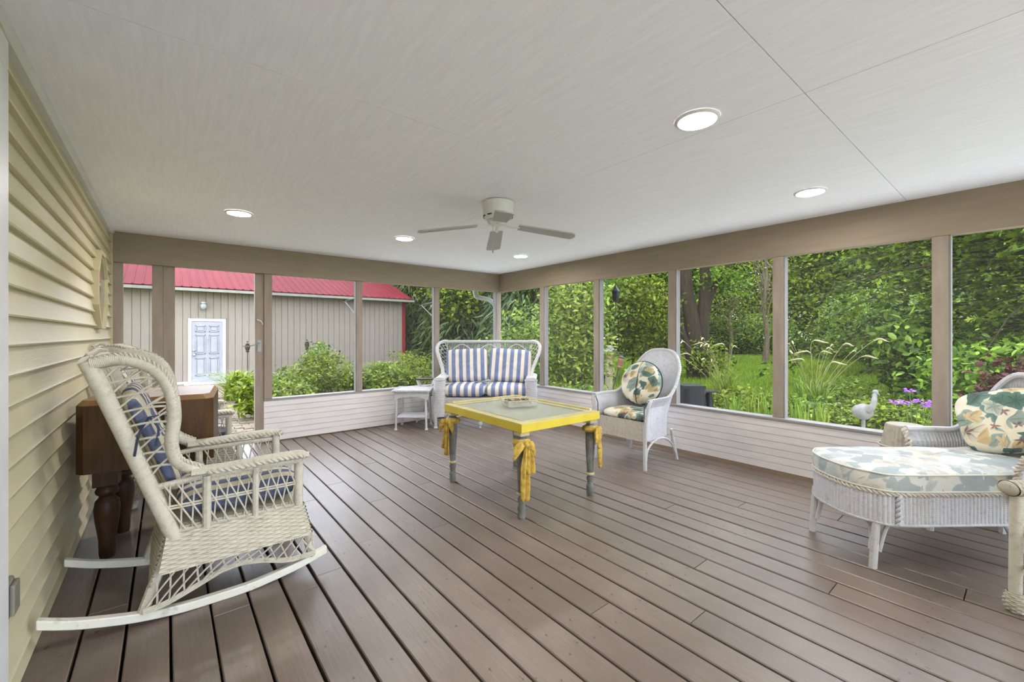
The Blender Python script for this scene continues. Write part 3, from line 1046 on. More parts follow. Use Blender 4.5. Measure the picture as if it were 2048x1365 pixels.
def wicker_chair(name, label, loc, rotz, rocker, mats=('cream', 'cream_wrap'), group=None):
    """high winged wicker chair; x forward, y across"""
    ch = thing(name, label, 'chair', loc, rotz, group)
    W, Wp = M[mats[0]], M[mats[1]]
    HW = .275
    RB = [(-.372, .112), (-.279, .073), (-.175, .042), (-.075, .019), (.05, .003), (.165, .0), (.27, .0), (.35, .006), (.504, .030), (.645, .068)]
    for s in (-1, 1):
        y = s * HW
        if rocker:
            mb = MB()
            pts = smooth([(p[0], 0, p[1]) for p in RB], 4)
            tops = [(p.x, p.z + .036) for p in pts]
            for (p, q) in zip(pts, pts[1:]):
                pass
            nn = len(pts)
            for p in pts:
                mb.v += [(p.x, y - s * .0 - .016, p.z), (p.x, y + .016, p.z), (p.x, y + .016, p.z + .036), (p.x, y - .016, p.z + .036)]
            for i in range(nn - 1):
                for a in range(4):
                    b2 = (a + 1) % 4
                    mb.quad([i * 4 + a, i * 4 + b2, i * 4 + 4 + b2, i * 4 + 4 + a])
            mb.quad([3, 2, 1, 0])
            mb.quad([nn * 4 - 4 + q for q in range(4)])
            obj('rocker_rail', mb, M['rail'], ch, bevel=.004)
        obj('back_post', MB().tube(smooth([(POSTB[0], y, POSTB[1]), (-.118, y, .752), (POSTT[0], y + s * .012, POSTT[1])], 5), [.029] * 10 + [.031], 10), Wp, ch)
        wing = smooth([(p[0], y + s * (.022 + .03 * math.sin(PI * i / 9)), p[1]) for i, p in enumerate(WING)], 4)
        obj('wing_roll', MB().tube(wing, .0245, 10), Wp, ch)
        obj('wing_braid', MB().braid([p + Vector((.010, s * .014, .019)) for p in wing], .009, .0048, .032), W, ch)
        # strands of the wing
        mb = MB()
        post_l = [(POSTB[0], y, POSTB[1]), (POSTT[0], y, POSTT[1])]
        wr = wing[::-1]
        for i in range(8):
            for fl in (0, 1):
                a0, b0 = (i + .1) / 8, (i + 1.0) / 8
                ta, tb = (a0, b0) if fl else (b0, a0)
                p = along(post_l, .33 + .62 * ta)
                q = along(wr, .10 + .74 * tb)
                mid = (p + q) / 2 + Vector((0, s * (.004 if fl else .011), .010))
                mb.tube(smooth([p, mid, q], 4), .0046, 5)
        obj('wing_strands', mb, W, ch)
        # arm
        arm = smooth([(.085, y + s * .022, .606), (.2, y + s * .03, .604), (.36, y + s * .034, .610), (.50, y + s * .03, .610), (.528, y + s * .02, .602)], 4)
        a_o = obj('arm', MB().tube(arm, .045, 10, flat=.42, up=(0, 0, 1)), Wp, ch)
        loop = [p + Vector((0, s * .040, .0)) for p in arm[2:]] + [Vector((.548, y + s * .02, .602))] + [p + Vector((0, -s * .040, .0)) for p in arm[2:]][::-1]
        obj('arm_braid', MB().braid(loop, .012, .0065), W, a_o)
        obj('arm_rail', MB().tube([(-.045, y, .556), (.12, y + s * .012, .575), (.51, y + s * .02, .575)], .014, 8), Wp, ch)
        obj('front_post', MB().tube([(.512, y + s * .012, .60), (.512, y + s * .004, .35)], .021, 10), Wp, ch)
        for xx, r in ((.139, .017), (.325, .014)):
            obj('arm_spindle', MB().tube([(xx, y + s * .024, .58), (xx, y + s * .006, .335)], r, 8), Wp, ch)
        if rocker:
            obj('leg', MB().tube([(.02, y, .34), (-.075, y, .052)], .020, 8), Wp, ch)
            obj('leg', MB().tube([(.512, y, .35), (.575, y, .075)], .020, 8), Wp, ch)
        else:
            obj('leg', MB().tube([(.02, y, .34), (-.04, y, .0)], .022, 8), Wp, ch)
            obj('leg', MB().tube([(.512, y, .35), (.535, y, .0)], .022, 8), Wp, ch)
            obj('foot_wrap', MB().lathe([(.024, .0), (.034, .012), (.036, .03), (.032, .055), (.023, .075)], 12, (.534, y, 0)), W, ch)

        # lattice under the arm
        def side(a, b, y=y, s=s):
            return (-.03 * b * 2 + .02 + a * (.50 + .05 * b), y + s * (.006 + .015 * b), .352 + b * .215)
        obj('arm_lattice', MB().lattice(side, 13, .115, .0034), W, ch)
        obj('arm_binder', MB().tube([side(q / 8, .5) for q in range(9)], .004, 5).tube([side(q / 8, .55) for q in range(9)], .004, 5).tube([side(q / 8, .02) for q in range(9)], .005, 5), W, ch)

        # woven skirt and lower lattice
        def skirt(a, b, y=y, s=s):     # b 0 top .. 1 bottom
            return (-.0 - .026 * b + a * (.535 + .055 * b), y + s * (.016 + .032 * b), .352 - .148 * b)
        sk = MB()
        sk.woven((lambda a, b: skirt(1 - a, b)) if s > 0 else skirt, .56, .148, .034, .0085, .0052, rib=False)
        obj('skirt', sk, W, ch)

        def arch(t):
            P = [(0, -.075, .055), (.15, .0, .062), (.3, .10, .098), (.45, .2, .138), (.57, .28, .142), (.7, .36, .124), (.85, .46, .088), (1, .585, .086)]
            for (t0, x0, z0), (t1, x1, z1) in zip(P, P[1:]):
                if t <= t1:
                    f = (t - t0) / (t1 - t0)
                    return x0 + (x1 - x0) * f, z0 + (z1 - z0) * f
            return P[-1][1:]

        def low(a, b, y=y, s=s):
            xa, za = arch(a)
            xt, _, zt = skirt(a, 1)
            return (xt + (xa - xt) * b, y + s * (.048 - .026 * b), zt + (za - zt) * b)
        obj('skirt_lattice', MB().lattice(low, 13, .10, .0038), W, ch)
        mb = MB()
        for dz in (0, .008, .016):
            mb.tube([Vector(low(q / 16, 1)) + Vector((0, s * .003, dz)) for q in range(17)], .0042, 5)
        obj('skirt_edge', mb, W, ch)
    # crossing members
    obj('top_roll', MB().tube([(POSTT[0], -HW - .02, POSTT[1] - .006), (POSTT[0] - .01, 0, POSTT[1] + .006), (POSTT[0], HW + .02, POSTT[1] - .006)], .027, 10), Wp, ch)
    obj('top_braid', MB().braid([(POSTT[0] + .004, -HW - .02, POSTT[1] + .022), (POSTT[0], 0, POSTT[1] + .034), (POSTT[0] + .004, HW + .02, POSTT[1] + .022)], .012, .0065), W, ch)
    back = lambda a, b: (.026 + (-.262) * b, -HW + a * 2 * HW, .36 + .73 * b)
    obj('back_lattice', MB().lattice(back, 5, .8, .0034, 10, 5, 0), W, ch)
    obj('seat_frame', MB().tube([(.03, -HW, .345), (.512, -HW, .345), (.512, HW, .345), (.03, HW, .345)], .018, 8, closed=True), Wp, ch)
    obj('seat_panel', MB().box(.02, .52, -HW + .01, HW - .01, .352, .368), W, ch, flat=True)
    fsk = lambda a, b: (.535 + .03 * b, -HW - .02 - .03 * b + a * (2 * HW + .04 + .06 * b), .352 - .148 * b)
    obj('front_skirt', MB().woven(fsk, .6, .148, .034, .0085, .0052, rib=False), W, ch)
    flo = lambda a, b: (.565 + .02 * b, -HW - .05 + .03 * b + a * (2 * HW + .10 - .06 * b), .204 - b * (.05 + .065 * (2 * a - 1) ** 2))
    obj('front_lattice', MB().lattice(flo, 12, .16, .0036), W, ch)
    obj('front_edge', MB().tube([flo(q / 16, 1) for q in range(17)], .006, 5), W, ch)
    rsk = lambda a, b: (-.005 - .05 * b, HW + .02 + .02 * b - a * (2 * HW + .04 + .04 * b), .352 - (.2 if rocker else .148) * b)
    obj('rear_skirt', MB().woven(rsk, .6, .2, .034, .0085, .0052, rib=False), W, ch)
    return ch


def chair_cushions(loc, rotz, seat_label, back_label):
    R = Matrix.Rotation(rotz, 4, 'Z')
    p = Vector(loc) + R @ Vector((.285, 0, .371))
    s = obj('seat_cushion', MB().cushion(.50, .515, .135), M['stripe_y'], None, p, (0, 0, rotz))
    tag(s, seat_label, 'cushion')
    p = Vector(loc) + R @ Vector((-.045, 0, .735))
    b = obj('back_cushion', MB().cushion(.50, .46, .085, base=False, tuft=((.1, .1, .05, .02), (-.1, .1, .05, .02), (.1, -.1, .05, .02), (-.1, -.1, .05, .02))), M['stripe_y'], None, p, (0, math.radians(70.5), rotz))
    b.rotation_mode = 'XYZ'
    b.rotation_euler = (R @ Matrix.Rotation(math.radians(-109.5), 4, 'Y')).to_euler()
    tag(b, back_label, 'cushion')
    return s, b


RL = (0, 2.60, 0)
rk = wicker_chair('rocking_chair', 'cream wicker rocking chair with high winged back in the foreground', RL, 0, True)
chair_cushions(RL, 0, 'blue and cream striped seat cushion on the foreground wicker rocker', 'blue striped back cushion tied to the foreground wicker rocker')
# ribbons that tie the back cushion
mb = MB()
kx, kz = -.055, .86
for pts in ([(kx, -.285, kz), (kx + .03, -.30, kz - .05), (kx + .02, -.305, kz - .12)], [(kx, -.285, kz), (kx - .03, -.30, kz - .06), (kx - .045, -.305, kz - .15)], [(kx, -.285, kz), (kx + .05, -.30, kz + .005), (kx + .09, -.30, kz - .02)]):
    mb.tube(smooth(pts, 4), .010, 5, flat=.3)
tag(obj('cushion_tie', mb, M['ribbon'], None, (RL[0], RL[1] - .012, 0)), 'dark blue ribbon tied in a bow on the wicker rocker wing', 'ribbon')
AL = (-.14, 4.20, 0)
wicker_chair('wicker_armchair', 'weathered wicker chair half hidden behind the butcher block', AL, 0, False, ('weathered', 'cream_wrap'))
chair_cushions(AL, 0, 'striped seat cushion on the wicker chair behind the butcher block', 'striped back cushion on the wicker chair behind the butcher block')
ka = math.atan2(.63, -.776)
kc = thing('wicker_armchair', 'cream wicker chair cut off at the right edge beside the chaise', 'chair', (2.862, .040, 0), ka)
WW, WP = M['weathered'], M['cream_wrap']
for sy, nm in ((0, 'near'), (.56, 'far')):
    for sx_, lean_ in ((.0, -.018), (-.52, .03)):
        obj('leg', MB().tube([(sx_ + lean_ * -.6, sy, .515), (sx_ - lean_, sy, .0)], .0215, 10), WP, kc)
        obj('foot_wrap', MB().woven(lambda a, b, sx_=sx_, lean_=lean_, sy=sy: (sx_ - lean_ + (.026 + .010 * math.sin(PI * b)) * math.cos(2 * PI * a), sy - (.026 + .010 * math.sin(PI * b)) * math.sin(2 * PI * a), .085 - .083 * b), .2, .085, .018, .008, .003, rib=False, closed=True), WW, kc)
    obj('arm', MB().woven(lambda a, b, sy=sy: (.045 - .56 * b, sy + .042 * math.cos(2 * PI * a), .535 + .030 * math.sin(2 * PI * a)), .24, .56, .02, .010, .003, rib=False, closed=True), WW, kc)
    obj('arm_end', MB().ball((.045, sy, .535), .038, 12, 8, (.5, 1.05, .8)), WW, kc)
    obj('stretcher', MB().tube([(.0, sy, .17), (-.5, sy, .17)], .012, 8), WP, kc)
obj('stretcher', MB().tube([(-.01, 0, .20), (-.01, .56, .20)], .012, 8), WP, kc)
obj('seat_frame', MB().tube([(-.02, .02, .34), (-.50, .02, .34), (-.50, .54, .34), (-.02, .54, .34)], .02, 8, closed=True), WP, kc)
obj('seat_panel', MB().woven(lambda a, b: (-.02 - .48 * a, .02 + .52 * b, .355), .48, .52, .02, .012, .003, rib=False), WW, kc)
obj('back_panel', MB().woven(lambda a, b: (-.52 - .16 * b, .56 * a, .36 + .60 * b), .56, .60, .02, .012, .004), WW, kc)
obj('back_frame', MB().tube([(-.52, 0, .34), (-.68, 0, .97), (-.69, .28, 1.0), (-.68, .56, .97), (-.52, .56, .34)], .02, 8), WP, kc)

# ---- butcher block
bb = thing('butcher_block', 'heavy brown butcher block table on turned legs beside the siding', 'table', (-.365, 3.07, 0), math.radians(-7.0))
BW, BD = .58, .56
mb = MB()
c = .035
mb.prism([(0, c), (c, 0), (BW - c, 0), (BW, c), (BW, BD - c), (BW - c, BD), (c, BD), (0, BD - c)], 'z', .48, .832)
obj('block', mb, M['butcher'], bb, flat=True)
mb = MB()
lo = [(0, c), (c, 0), (BW - c, 0), (BW, c), (BW, BD - c), (BW - c, BD), (c, BD), (0, BD - c)]
hi = [(.022 + q[0] * (BW - .044) / BW, .022 + q[1] * (BW - .044) / BW * 1.0) for q in lo]
hi = [(.02 + q[0] * (BW - .04) / BW, .02 + q[1] * (BD - .04) / BD) for q in lo]
b = len(mb.v)
mb.v += [(*q, .8322) for q in lo] + [(*q, .858) for q in hi]
for i in range(8):
    j = (i + 1) % 8
    mb.quad([i, j, 8 + j, 8 + i])
mb.quad(list(range(8, 16)))
obj('block_top', mb, M['butcher_top'], bb, flat=True)
for lx in (.105, BW - .105):
    for ly in (.105, BD - .105):
        mb = MB().box(lx - .05, lx + .05, ly - .05, ly + .05, .39, .48)
        obj('leg_block', mb, M['walnut'], bb, flat=True, bevel=.004)
        obj('leg', MB().lathe([(.030, .0), (.034, .02), (.036, .10), (.050, .20), (.055, .26), (.050, .305), (.034, .325), (.030, .332), (.046, .345), (.050, .36), (.044, .375), (.036, .39)], 20, (lx, ly, 0)), M['walnut'], bb)

# ---- yellow coffee table
TA = math.radians(-1.2)
ct = thing('coffee_table', 'yellow square coffee table with glass top and turned chipped legs', 'table', (2.135, 2.545, 0), TA)
tw, td, th_ = .375, .50, .63
mb = MB()
for s in (-1, 1):
    mb.box(-tw, tw, s * td - (.02 if s > 0 else 0), s * td + (0 if s > 0 else .02), th_ - .058, th_ - .004)
    mb.box(s * tw - (.02 if s > 0 else 0), s * tw + (0 if s > 0 else .02), -td + .02, td - .02, th_ - .058, th_ - .004)
obj('apron', mb, M['yellow'], ct, flat=True, bevel=.003)
mb = MB()
for s in (-1, 1):
    mb.prism([(-tw, s * td), (tw, s * td), (tw - .075, s * (td - .075)), (-tw + .075, s * (td - .075))], 'z', th_ - .004, th_)
    mb.prism([(s * tw, -td), (s * tw, td), (s * (tw - .075), td - .075), (s * (tw - .075), -td + .075)], 'z', th_ - .004, th_)
obj('top_frame', mb, M['faded'], ct, flat=True)
obj('panel', MB().box(-tw + .07, tw - .07, -td + .07, td - .07, th_ - .016, th_ - .010), M['sage'], ct, flat=True)
obj('glass_top', MB().box(-tw + .062, tw - .062, -td + .062, td - .062, th_, th_ + .004), M['glass'], ct, flat=True)
mb = MB()
mb.tube([(-tw + .06, td - .022, th_ + .006), (tw - .03, td - .022, th_ + .006)], .010, 8)
mb.tube([(tw - .022, td - .03, th_ + .006), (tw - .022, -td + .07, th_ + .006)], .010, 8)
obj('raised_moulding', mb, M['faded'], ct)
LEG = [(.021, .0), (.026, .012), (.028, .03), (.024, .045), (.027, .055), (.029, .07), (.023, .085), (.020, .10), (.026, .118), (.028, .13), (.021, .145), (.022, .155), (.029, .162), (.029, .168), (.024, .176), (.027, .24), (.033, .35), (.036, .43), (.034, .455), (.036, .47), (.036, .49), (.031, .50), (.038, .512), (.038, .524), (.028, .53), (.028, .56), (.034, .572)]
legs = []
for sx in (-1, 1):
    for sy in (-1, 1):
        px, py = sx * (tw - .045), sy * (td - .055)
        legs.append((px, py))
        lg = obj('leg', MB().lathe(LEG, 18, (px, py, 0)), M['chipped'], ct)
        obj('leg_ring', MB().lathe([(.030, .156), (.0325, .163), (.0325, .169), (.028, .175)], 18, (px, py, 0), False), M['chip_cream'], lg)
        obj('leg_ring', MB().lathe([(.0385, .511), (.040, .518), (.0385, .525)], 18, (px, py, 0), False), M['chip_cream'], lg)
        obj('leg_cap', MB().box(px - .036, px + .036, py - .036, py + .036, .545, .574), M['chip_cream'], lg, flat=True)


def bow(par, px, py, ang, tails):
    bo = obj('bow', MB().tube([(.0405 * math.cos(a), .0405 * math.sin(a), 0) for a in [2 * PI * q / 20 for q in range(20)]], .022, 8, closed=True, flat=1.0), M['bow'], par, (px, py, .500), (0, 0, ang))
    obj('knot', MB().ball((0, -.062, -.006), .018, 10, 6, (1.0, .8, 1.3)), M['bow'], bo)
    for s, L in ((-1, .085), (1, .06)):
        def lp(u, v, s=s, L=L):
            t = 2 * PI * u
            r = math.sin(PI * max(.02, v)) ** .7
            x = s * (.008 + L * v)
            w = .009 + .034 * math.sin(PI * min(.5, v * .62)) if v < .98 else .03
            ruff = .004 * math.sin(5 * t + 9 * v)
            return (x, -.062 + .020 * r * math.cos(t) + ruff, -.008 - .055 * v * v + (w + ruff) * math.sin(t))
        obj('loop', MB().grid(lp, 20, 10, cu=True), M['bow'], bo)
    for s, L in tails:
        def tl(u, v, s=s, L=L):
            a = (u - .5)
            w = .012 + .034 * min(1, v * 2.5)
            fold = .010 * math.sin(u * 2 * PI * 1.5 + v * 3)
            return (s * (.010 + .014 * v) + a * w * 1.3, -.066 + fold - .004 * v, -.01 - L * v - .012 * math.sin(u * PI) * v)
        t = obj('tail', MB().grid(tl, 10, 16), M['bow'], bo)
        m = t.modifiers.new('cloth', 'SOLIDIFY')
        m.thickness = .004
    return bo


bow(ct, legs[0][0], legs[0][1], math.radians(-10), ((-.6, .34), (1.2, .175)))
bow(ct, legs[1][0], legs[1][1], math.radians(-75), ((-1, .20), (.3, .25)))
bow(ct, legs[2][0], legs[2][1], math.radians(30), ((-.5, .12), (.7, .27)))

# ---- glass dish with potpourri on the table
dx, dy = 2.185, 2.60
ds = thing('glass_dish', 'small rectangular glass dish of potpourri on the yellow table', 'dish', (dx, dy, th_ + .0045), math.radians(-18))
mb = MB()
A, Bq, hh = .125, .095, .05
lo = [(-A + .012, -Bq + .012), (A - .012, -Bq + .012), (A - .012, Bq - .012), (-A + .012, Bq - .012)]
up = [(-A, -Bq), (A, -Bq), (A, Bq), (-A, Bq)]
for i in range(4):
    j = (i + 1) % 4
    def ins(q, k):
        return (q[0] * k, q[1] * k)
    mb.hexa([(*lo[i], 0), (*lo[j], 0), (*ins(lo[j], .93), 0), (*ins(lo[i], .93), 0), (*up[i], hh), (*up[j], hh), (*ins(up[j], .95), hh), (*ins(up[i], .95), hh)])
mb.prism(lo, 'z', 0, .005)
obj('dish_wall', mb, M['glass_dish'], ds, flat=True)
mb = MB()
for i in range(4):
    j = (i + 1) % 4
    mb.bar((*up[i], hh), (*up[j], hh), .009, .006)
obj('dish_rim', mb, M['glass_dish'], ds, flat=True)
mb = MB()
for i in range(120):
    mb.ball((random.uniform(-.095, .095), random.uniform(-.067, .067), random.uniform(.015, .045)), random.uniform(.007, .014), 6, 4, (1, random.uniform(.4, 1), .6))
tag(obj('potpourri', mb, M['husk'], None, (dx, dy, th_ + .0045), (0, 0, math.radians(-18))), 'brown dried potpourri filling the glass dish', 'potpourri', None, 'stuff')

# ---- loveseat
ex, ey = Vector((.745, -.667, 0)), Vector((.667, .745, 0))
LS0 = Vector((2.62, 4.81, 0)) + ex * .66
la = math.atan2(-.667, .745)
ls = thing('wicker_loveseat', 'white wicker loveseat with open woven back set diagonally in the corner', 'loveseat', LS0, la)
W, Wp = M['white'], M['white_wrap']
for s in (-1, 1):
    obj('leg', MB().tube([(s * .63, .03, .0), (s * .63, .03, .42)], .020, 8).lathe([(.02, 0), (.028, .012), (.024, .03)], 10, (s * .63, .03, 0)), Wp, ls)
    obj('leg', MB().tube([(s * .60, .55, .0), (s * .60, .55, .42)], .020, 8), Wp, ls)

    # rolled arm: front column, top and woven side
    def col(a, b, s=s):
        t = PI * a
        return (s * (.585 + .075 * math.cos(t)), .055 - .055 * math.sin(t), .62 - .46 * b)
    obj('arm_front', MB().woven((lambda a, b: col(1 - a, b)) if s > 0 else col, .24, .46, .035, .012, .004, rib=False), W, ls)
    obj('arm_front_edge', MB().braid([col(q / 8, 0) for q in range(9)], .010, .006), W, ls)
    obj('arm_top', MB().tube(smooth([(s * .585, .02, .632), (s * .59, .25, .636), (s * .60, .50, .65)], 4), .072, 10, flat=.32, up=(0, 0, 1)), Wp, ls)

    def sd(a, b, s=s):
        return (s * (.655 - .01 * b), .06 + .50 * a, .625 - .35 * b)
    obj('arm_side', MB().woven(sd if s > 0 else (lambda a, b: sd(1 - a, b)), .5, .35, .03, .012, .004, rib=False), W, ls)
    # wing of the back
    roll = smooth([(s * .585, .26, .64), (s * .605, .33, .74), (s * .66, .38, .88), (s * .70, .43, .99), (s * .695, .49, 1.065), (s * .64, .545, 1.105), (s * .58, .56, 1.105)], 4)
    obj('wing_roll', MB().tube(roll, .022, 8), Wp, ls)
    obj('wing_braid', MB().braid([p + Vector((s * .012, -.012, 0)) for p in roll], .012, .0065), W, ls)

    def wg(a, b, s=s, roll=roll):
        p = along(roll, .05 + .9 * a)
        q = Vector((s * (.565 + .02 * a), .52 + .03 * a, .62 + .47 * a))
        return p.lerp(q, b)
    obj('wing_lattice', MB().lattice(wg, 9, .2, .003), W, ls)
obj('caster_leg', MB().tube([(-.06, .05, .09), (-.06, .05, .28)], .014, 8).ball((-.06, .05, .065), .030, 12, 8, (1, .7, 1)).ball((-.06, .05, .018), .018, 10, 6), Wp, ls)
obj('top_rail', MB().tube([(-.60, .56, 1.105), (0, .575, 1.105), (.60, .56, 1.105)], .017, 8), Wp, ls)
bk = lambda a, b: (-.58 + 1.16 * a, .535 + .02 * math.sin(PI * a) + .03 * b, .44 + .655 * b)
mb = MB()
for i in range(61):
    mb.tube([bk(i / 60, 0), bk(i / 60, .5), bk(i / 60, 1)], .0032, 5)
obj('back_strands', mb, W, ls)
mb = MB()
for b in (.05, .3, .78, .80, .985):
    mb.tube([bk(q / 12, b) for q in range(13)], .0045, 5)
obj('back_binders', mb, W, ls)
mb = MB()
for c0 in (.17, .5, .83):
    mb.tube([Vector(bk(c0 - .13 + .26 * q / 16, .80 + .15 * math.sin(PI * q / 16))) + Vector((0, -.006, 0)) for q in range(17)], .006, 5)
obj('back_scallops', mb, W, ls)
obj('seat_panel', MB().box(-.56, .56, .03, .55, .375, .395), W, ls, flat=True)
lsk = lambda a, b: (-.53 + 1.06 * a, .028, .385 - .13 * b)
obj('skirt', MB().woven(lsk, 1.06, .13, .034, .009, .004, rib=False), M['loom_grey'], ls)
lar = lambda a, b: (-.53 + 1.06 * a, .03, .255 - b * (.04 + .13 * abs(2 * a - 1) ** 2.0))
obj('skirt_lattice', MB().lattice(lar, 20, .08, .0035), W, ls)
obj('skirt_edge', MB().braid([lar(q / 24, 1) for q in range(25)], .01, .006), W, ls)
for i, (cx_, nm) in enumerate(((-.272, 'left'), (.272, 'right'))):
    p = LS0 + ex * cx_ + ey * .27 + Vector((0, 0, .396))
    tag(obj('seat_cushion', MB().cushion(.535, .50, .165, e=.22, eh=.4), M['stripe_x'], None, p, (0, 0, la)),
        'blue and white striped seat cushion, %s seat of the wicker loveseat' % nm, 'cushion', 'loveseat seat cushions')
    p = LS0 + ex * (cx_ * 1.08) + ey * (.435) + Vector((0, 0, .782))
    tf = tuple((a, b, .045, .02) for a in (-.12, .12) for b in (-.1, .1))
    b = obj('back_cushion', MB().cushion(.57, .45, .14, e=.24, eh=.4, base=False, tuft=tf), M['stripe_x'], None, p)
    b.rotation_euler = (Matrix.Rotation(la, 4, 'Z') @ Matrix.Rotation((-.05, .06)[i], 4, 'Y') @ Matrix.Rotation(math.radians(78), 4, 'X')).to_euler()
    tag(b, 'tufted blue striped back cushion, %s half of the wicker loveseat' % nm, 'cushion', 'loveseat back cushions')

# ---- white wicker side table
st = thing('wicker_side_table', 'white wicker side table with shelf left of the loveseat', 'side table', (2.475, 5.045, 0), math.radians(-38))
for s in (-1, 1):
    for q in (-1, 1):
        obj('leg', MB().tube([(s * .19, q * .165, .0), (s * .178, q * .155, .47)], .013, 8).lathe([(.014, 0), (.022, .01), (.016, .03)], 10, (s * .19, q * .165, 0)), Wp, st)
tp = lambda a, b: (-.225 + .45 * a, -.195 + .39 * b, .500)
obj('top', MB().woven(tp, .45, .39, .03, .016, .004, rib=False), W, st)
obj('top_border', MB().braid([(-.225, -.195, .497), (.225, -.195, .497), (.225, .195, .497), (-.225, .195, .497), (-.225, -.195, .497)], .013, .008), W, st)
obj('top_board', MB().box(-.215, .215, -.185, .185, .47, .492), W, st, flat=True)
for d in range(4):
    hw_, of = ((.205, -.178), (.178, .205), (.205, .178), (.178, -.205))[d]

    def ap(a, b, hw_=hw_, of=of, d=d):
        t = -hw_ + 2 * hw_ * a
        z = .485 - b * (.055 + .05 * (2 * a - 1) ** 2)
        return [(t, of, z), (of, t, z), (-t, of, z), (of, -t, z)][d]
    obj('apron', MB().woven(ap, 2 * hw_, .08, .025, .009, .003, rib=False), W, st)
obj('shelf', MB().box(-.185, .185, -.16, .16, .155, .172), W, st, flat=True, bevel=.005)

# ---- folding tray table against the back wall
ft = thing('folding_tray_table', 'brown wooden folding tray table tucked behind the white side table', 'tray table', (2.75, 5.232, 0), math.radians(-42))
obj('tray_top', MB().box(-.125, .125, -.075, .075, .585, .605), M['walnut'], ft, flat=True, bevel=.006)
for s in (-1, 1):
    obj('crossed_leg', MB().bar((-.12, s * .06, 0.012), (.12, s * .06, .585), .022, .022), M['trim'], ft, flat=True)
    obj('crossed_leg', MB().bar((.12, s * .035, 0.012), (-.12, s * .035, .585), .022, .022), M['trim'], ft, flat=True)
obj('stretcher', MB().bar((-.10, -.06, .08), (-.10, .06, .08), .018, .018), M['trim'], ft, flat=True)


# ---- loom armchair with floral cushions (faces -x)
def barrel(t, hw, dp, pw=2.6):
    """open plan curve: t 0 front near arm .. .5 back .. 1 front far arm; x back, y across"""
    an = PI * (t - .5)
    x_ = dp * abs(math.cos(an)) ** (2 / pw)
    y_ = -hw * math.copysign(abs(math.sin(an)) ** (2 / pw), -an) if True else 0
    return x_, y_


ac = thing('loom_armchair', 'white woven loom armchair with rounded high back by the right screens', 'armchair', (3.27, 2.43, 0), 0)
LM = M['loom']


def rim(t):
    b = 1 - abs(2 * t - 1)                      # 0 at arm fronts, 1 at centre back
    e = max(0, min(1, (b - .20) / .84))
    e = e * e * (3 - 2 * e)
    return .612 + .435 * e


def shell(t, b):
    z = .25 + (rim(t) - .25) * b
    x_, y_ = barrel(t, .265, .49, 4.2)
    bc = 1 - abs(2 * t - 1)
    hi = max(0, min(1, (z - .45) / .42))
    lean = max(0, z - .42) * .30 * min(1, bc * 1.6)
    roll_ = max(0, b - .80) / .20
    return (x_ * (1 + .04 * b) + lean, y_ * (1 + .30 * hi * min(1, bc * 2.2) + .13 * roll_ * max(0, 1 - 2 * bc)), z)


ty = lambda a: .5 + .5 * math.copysign(abs(2 * a - 1) ** 1.0, 2 * a - 1)
obj('shell', MB().woven(lambda a, b: shell(ty(a), b), 1.65, .62, .019, .014, .005), LM, ac)
inner = MB().grid(lambda a, b: (Vector(shell(ty(1 - a), b)) + Vector((-.012 * (1 - abs(2 * a - 1)), -.012 * math.copysign(1, shell(ty(1 - a), b)[1]) * abs(2 * a - 1), -.0))), 60, 20)
obj('shell_lining', inner, LM, ac)
rp = [Vector(shell(ty(q / 60), 1.0)) for q in range(61)]
obj('rim_roll', MB().tube(rp, .017, 8), M['white_wrap'], ac)
obj('rim_braid', MB().braid([p + Vector((0, 0, .008)) + Vector((p.x - .25, p.y, 0)).normalized() * .012 for p in rp], .011, .006), LM, ac)
for s in (-1, 1):
    obj('arm_front', MB().tube(smooth([(-.005, s * .275, .25), (-.012, s * .29, .45), (-.008, s * .315, .58), (.03, s * .315, .622)], 4), .015, 8), M['white_wrap'], ac)
    obj('leg', MB().tube([(.0, s * .265, .40), (.0, s * .27, 0)], .017, 8), M['white_wrap'], ac)
    obj('leg', MB().tube([(.47, s * .245, .30), (.545, s * .258, 0)], .016, 8), M['white_wrap'], ac)
    for x0, x1, lx in ((.03, .24, .012), (.44, .24, .51)):
        obj('leg_brace', MB().tube(smooth([(lx, s * .268, .06), (x0 + (.01 if x0 < .2 else -.0), s * .266, .17), ((x0 + x1) / 2, s * .264, .232), (x1, s * .262, .25)], 4), .010, 7), M['white_wrap'], ac)
ff = lambda a, b: (-.004, .265 - .53 * a, .425 - .175 * b)
obj('front_panel', MB().woven(ff, .53, .175, .019, .010, .005), M['loom_grey'], ac)
obj('seat_board', MB().box(.0, .41, -.235, .235, .385, .40), LM, ac, flat=True)
tag(obj('seat_cushion', MB().cushion(.43, .46, .095), M['floral'], None, (3.27 + .215, 2.43, .402)), 'floral seat cushion in the white loom armchair', 'cushion')
pb = thing('round_back_pillow', 'round floral back pillow with dark piping in the loom armchair', 'pillow', (3.27 + .375, 2.43 + .02, .72))
mb = MB()


def pil(u, v):
    t = 2 * PI * u
    p = -PI / 2 + PI * v
    r = math.cos(p) ** .62
    return (-.085 * math.sin(p) * (1 + .10 * math.sin(8 * t) * r), .225 * r * math.cos(t), .215 * r * math.sin(t))


mb.grid(pil, 48, 16, cu=True)
Rp = Matrix.Rotation(math.radians(14), 4, 'Y')
mb.xform(Rp)
obj('pillow_body', mb, M['floral'], pb)
mb = MB().tube([(.0, .227 * math.cos(2 * PI * q / 40), .217 * math.sin(2 * PI * q / 40)) for q in range(40)], .006, 6, closed=True)
for yq in (-.005,):
    mb.tube([(-.088 * math.cos(PI * (q / 14 - .5)) ** .8 - .002, yq, .213 * math.sin(PI * (q / 14 - .5))) for q in range(15)], .004, 6)
mb.xform(Rp)
obj('piping', mb, M['piping_dark'], pb)

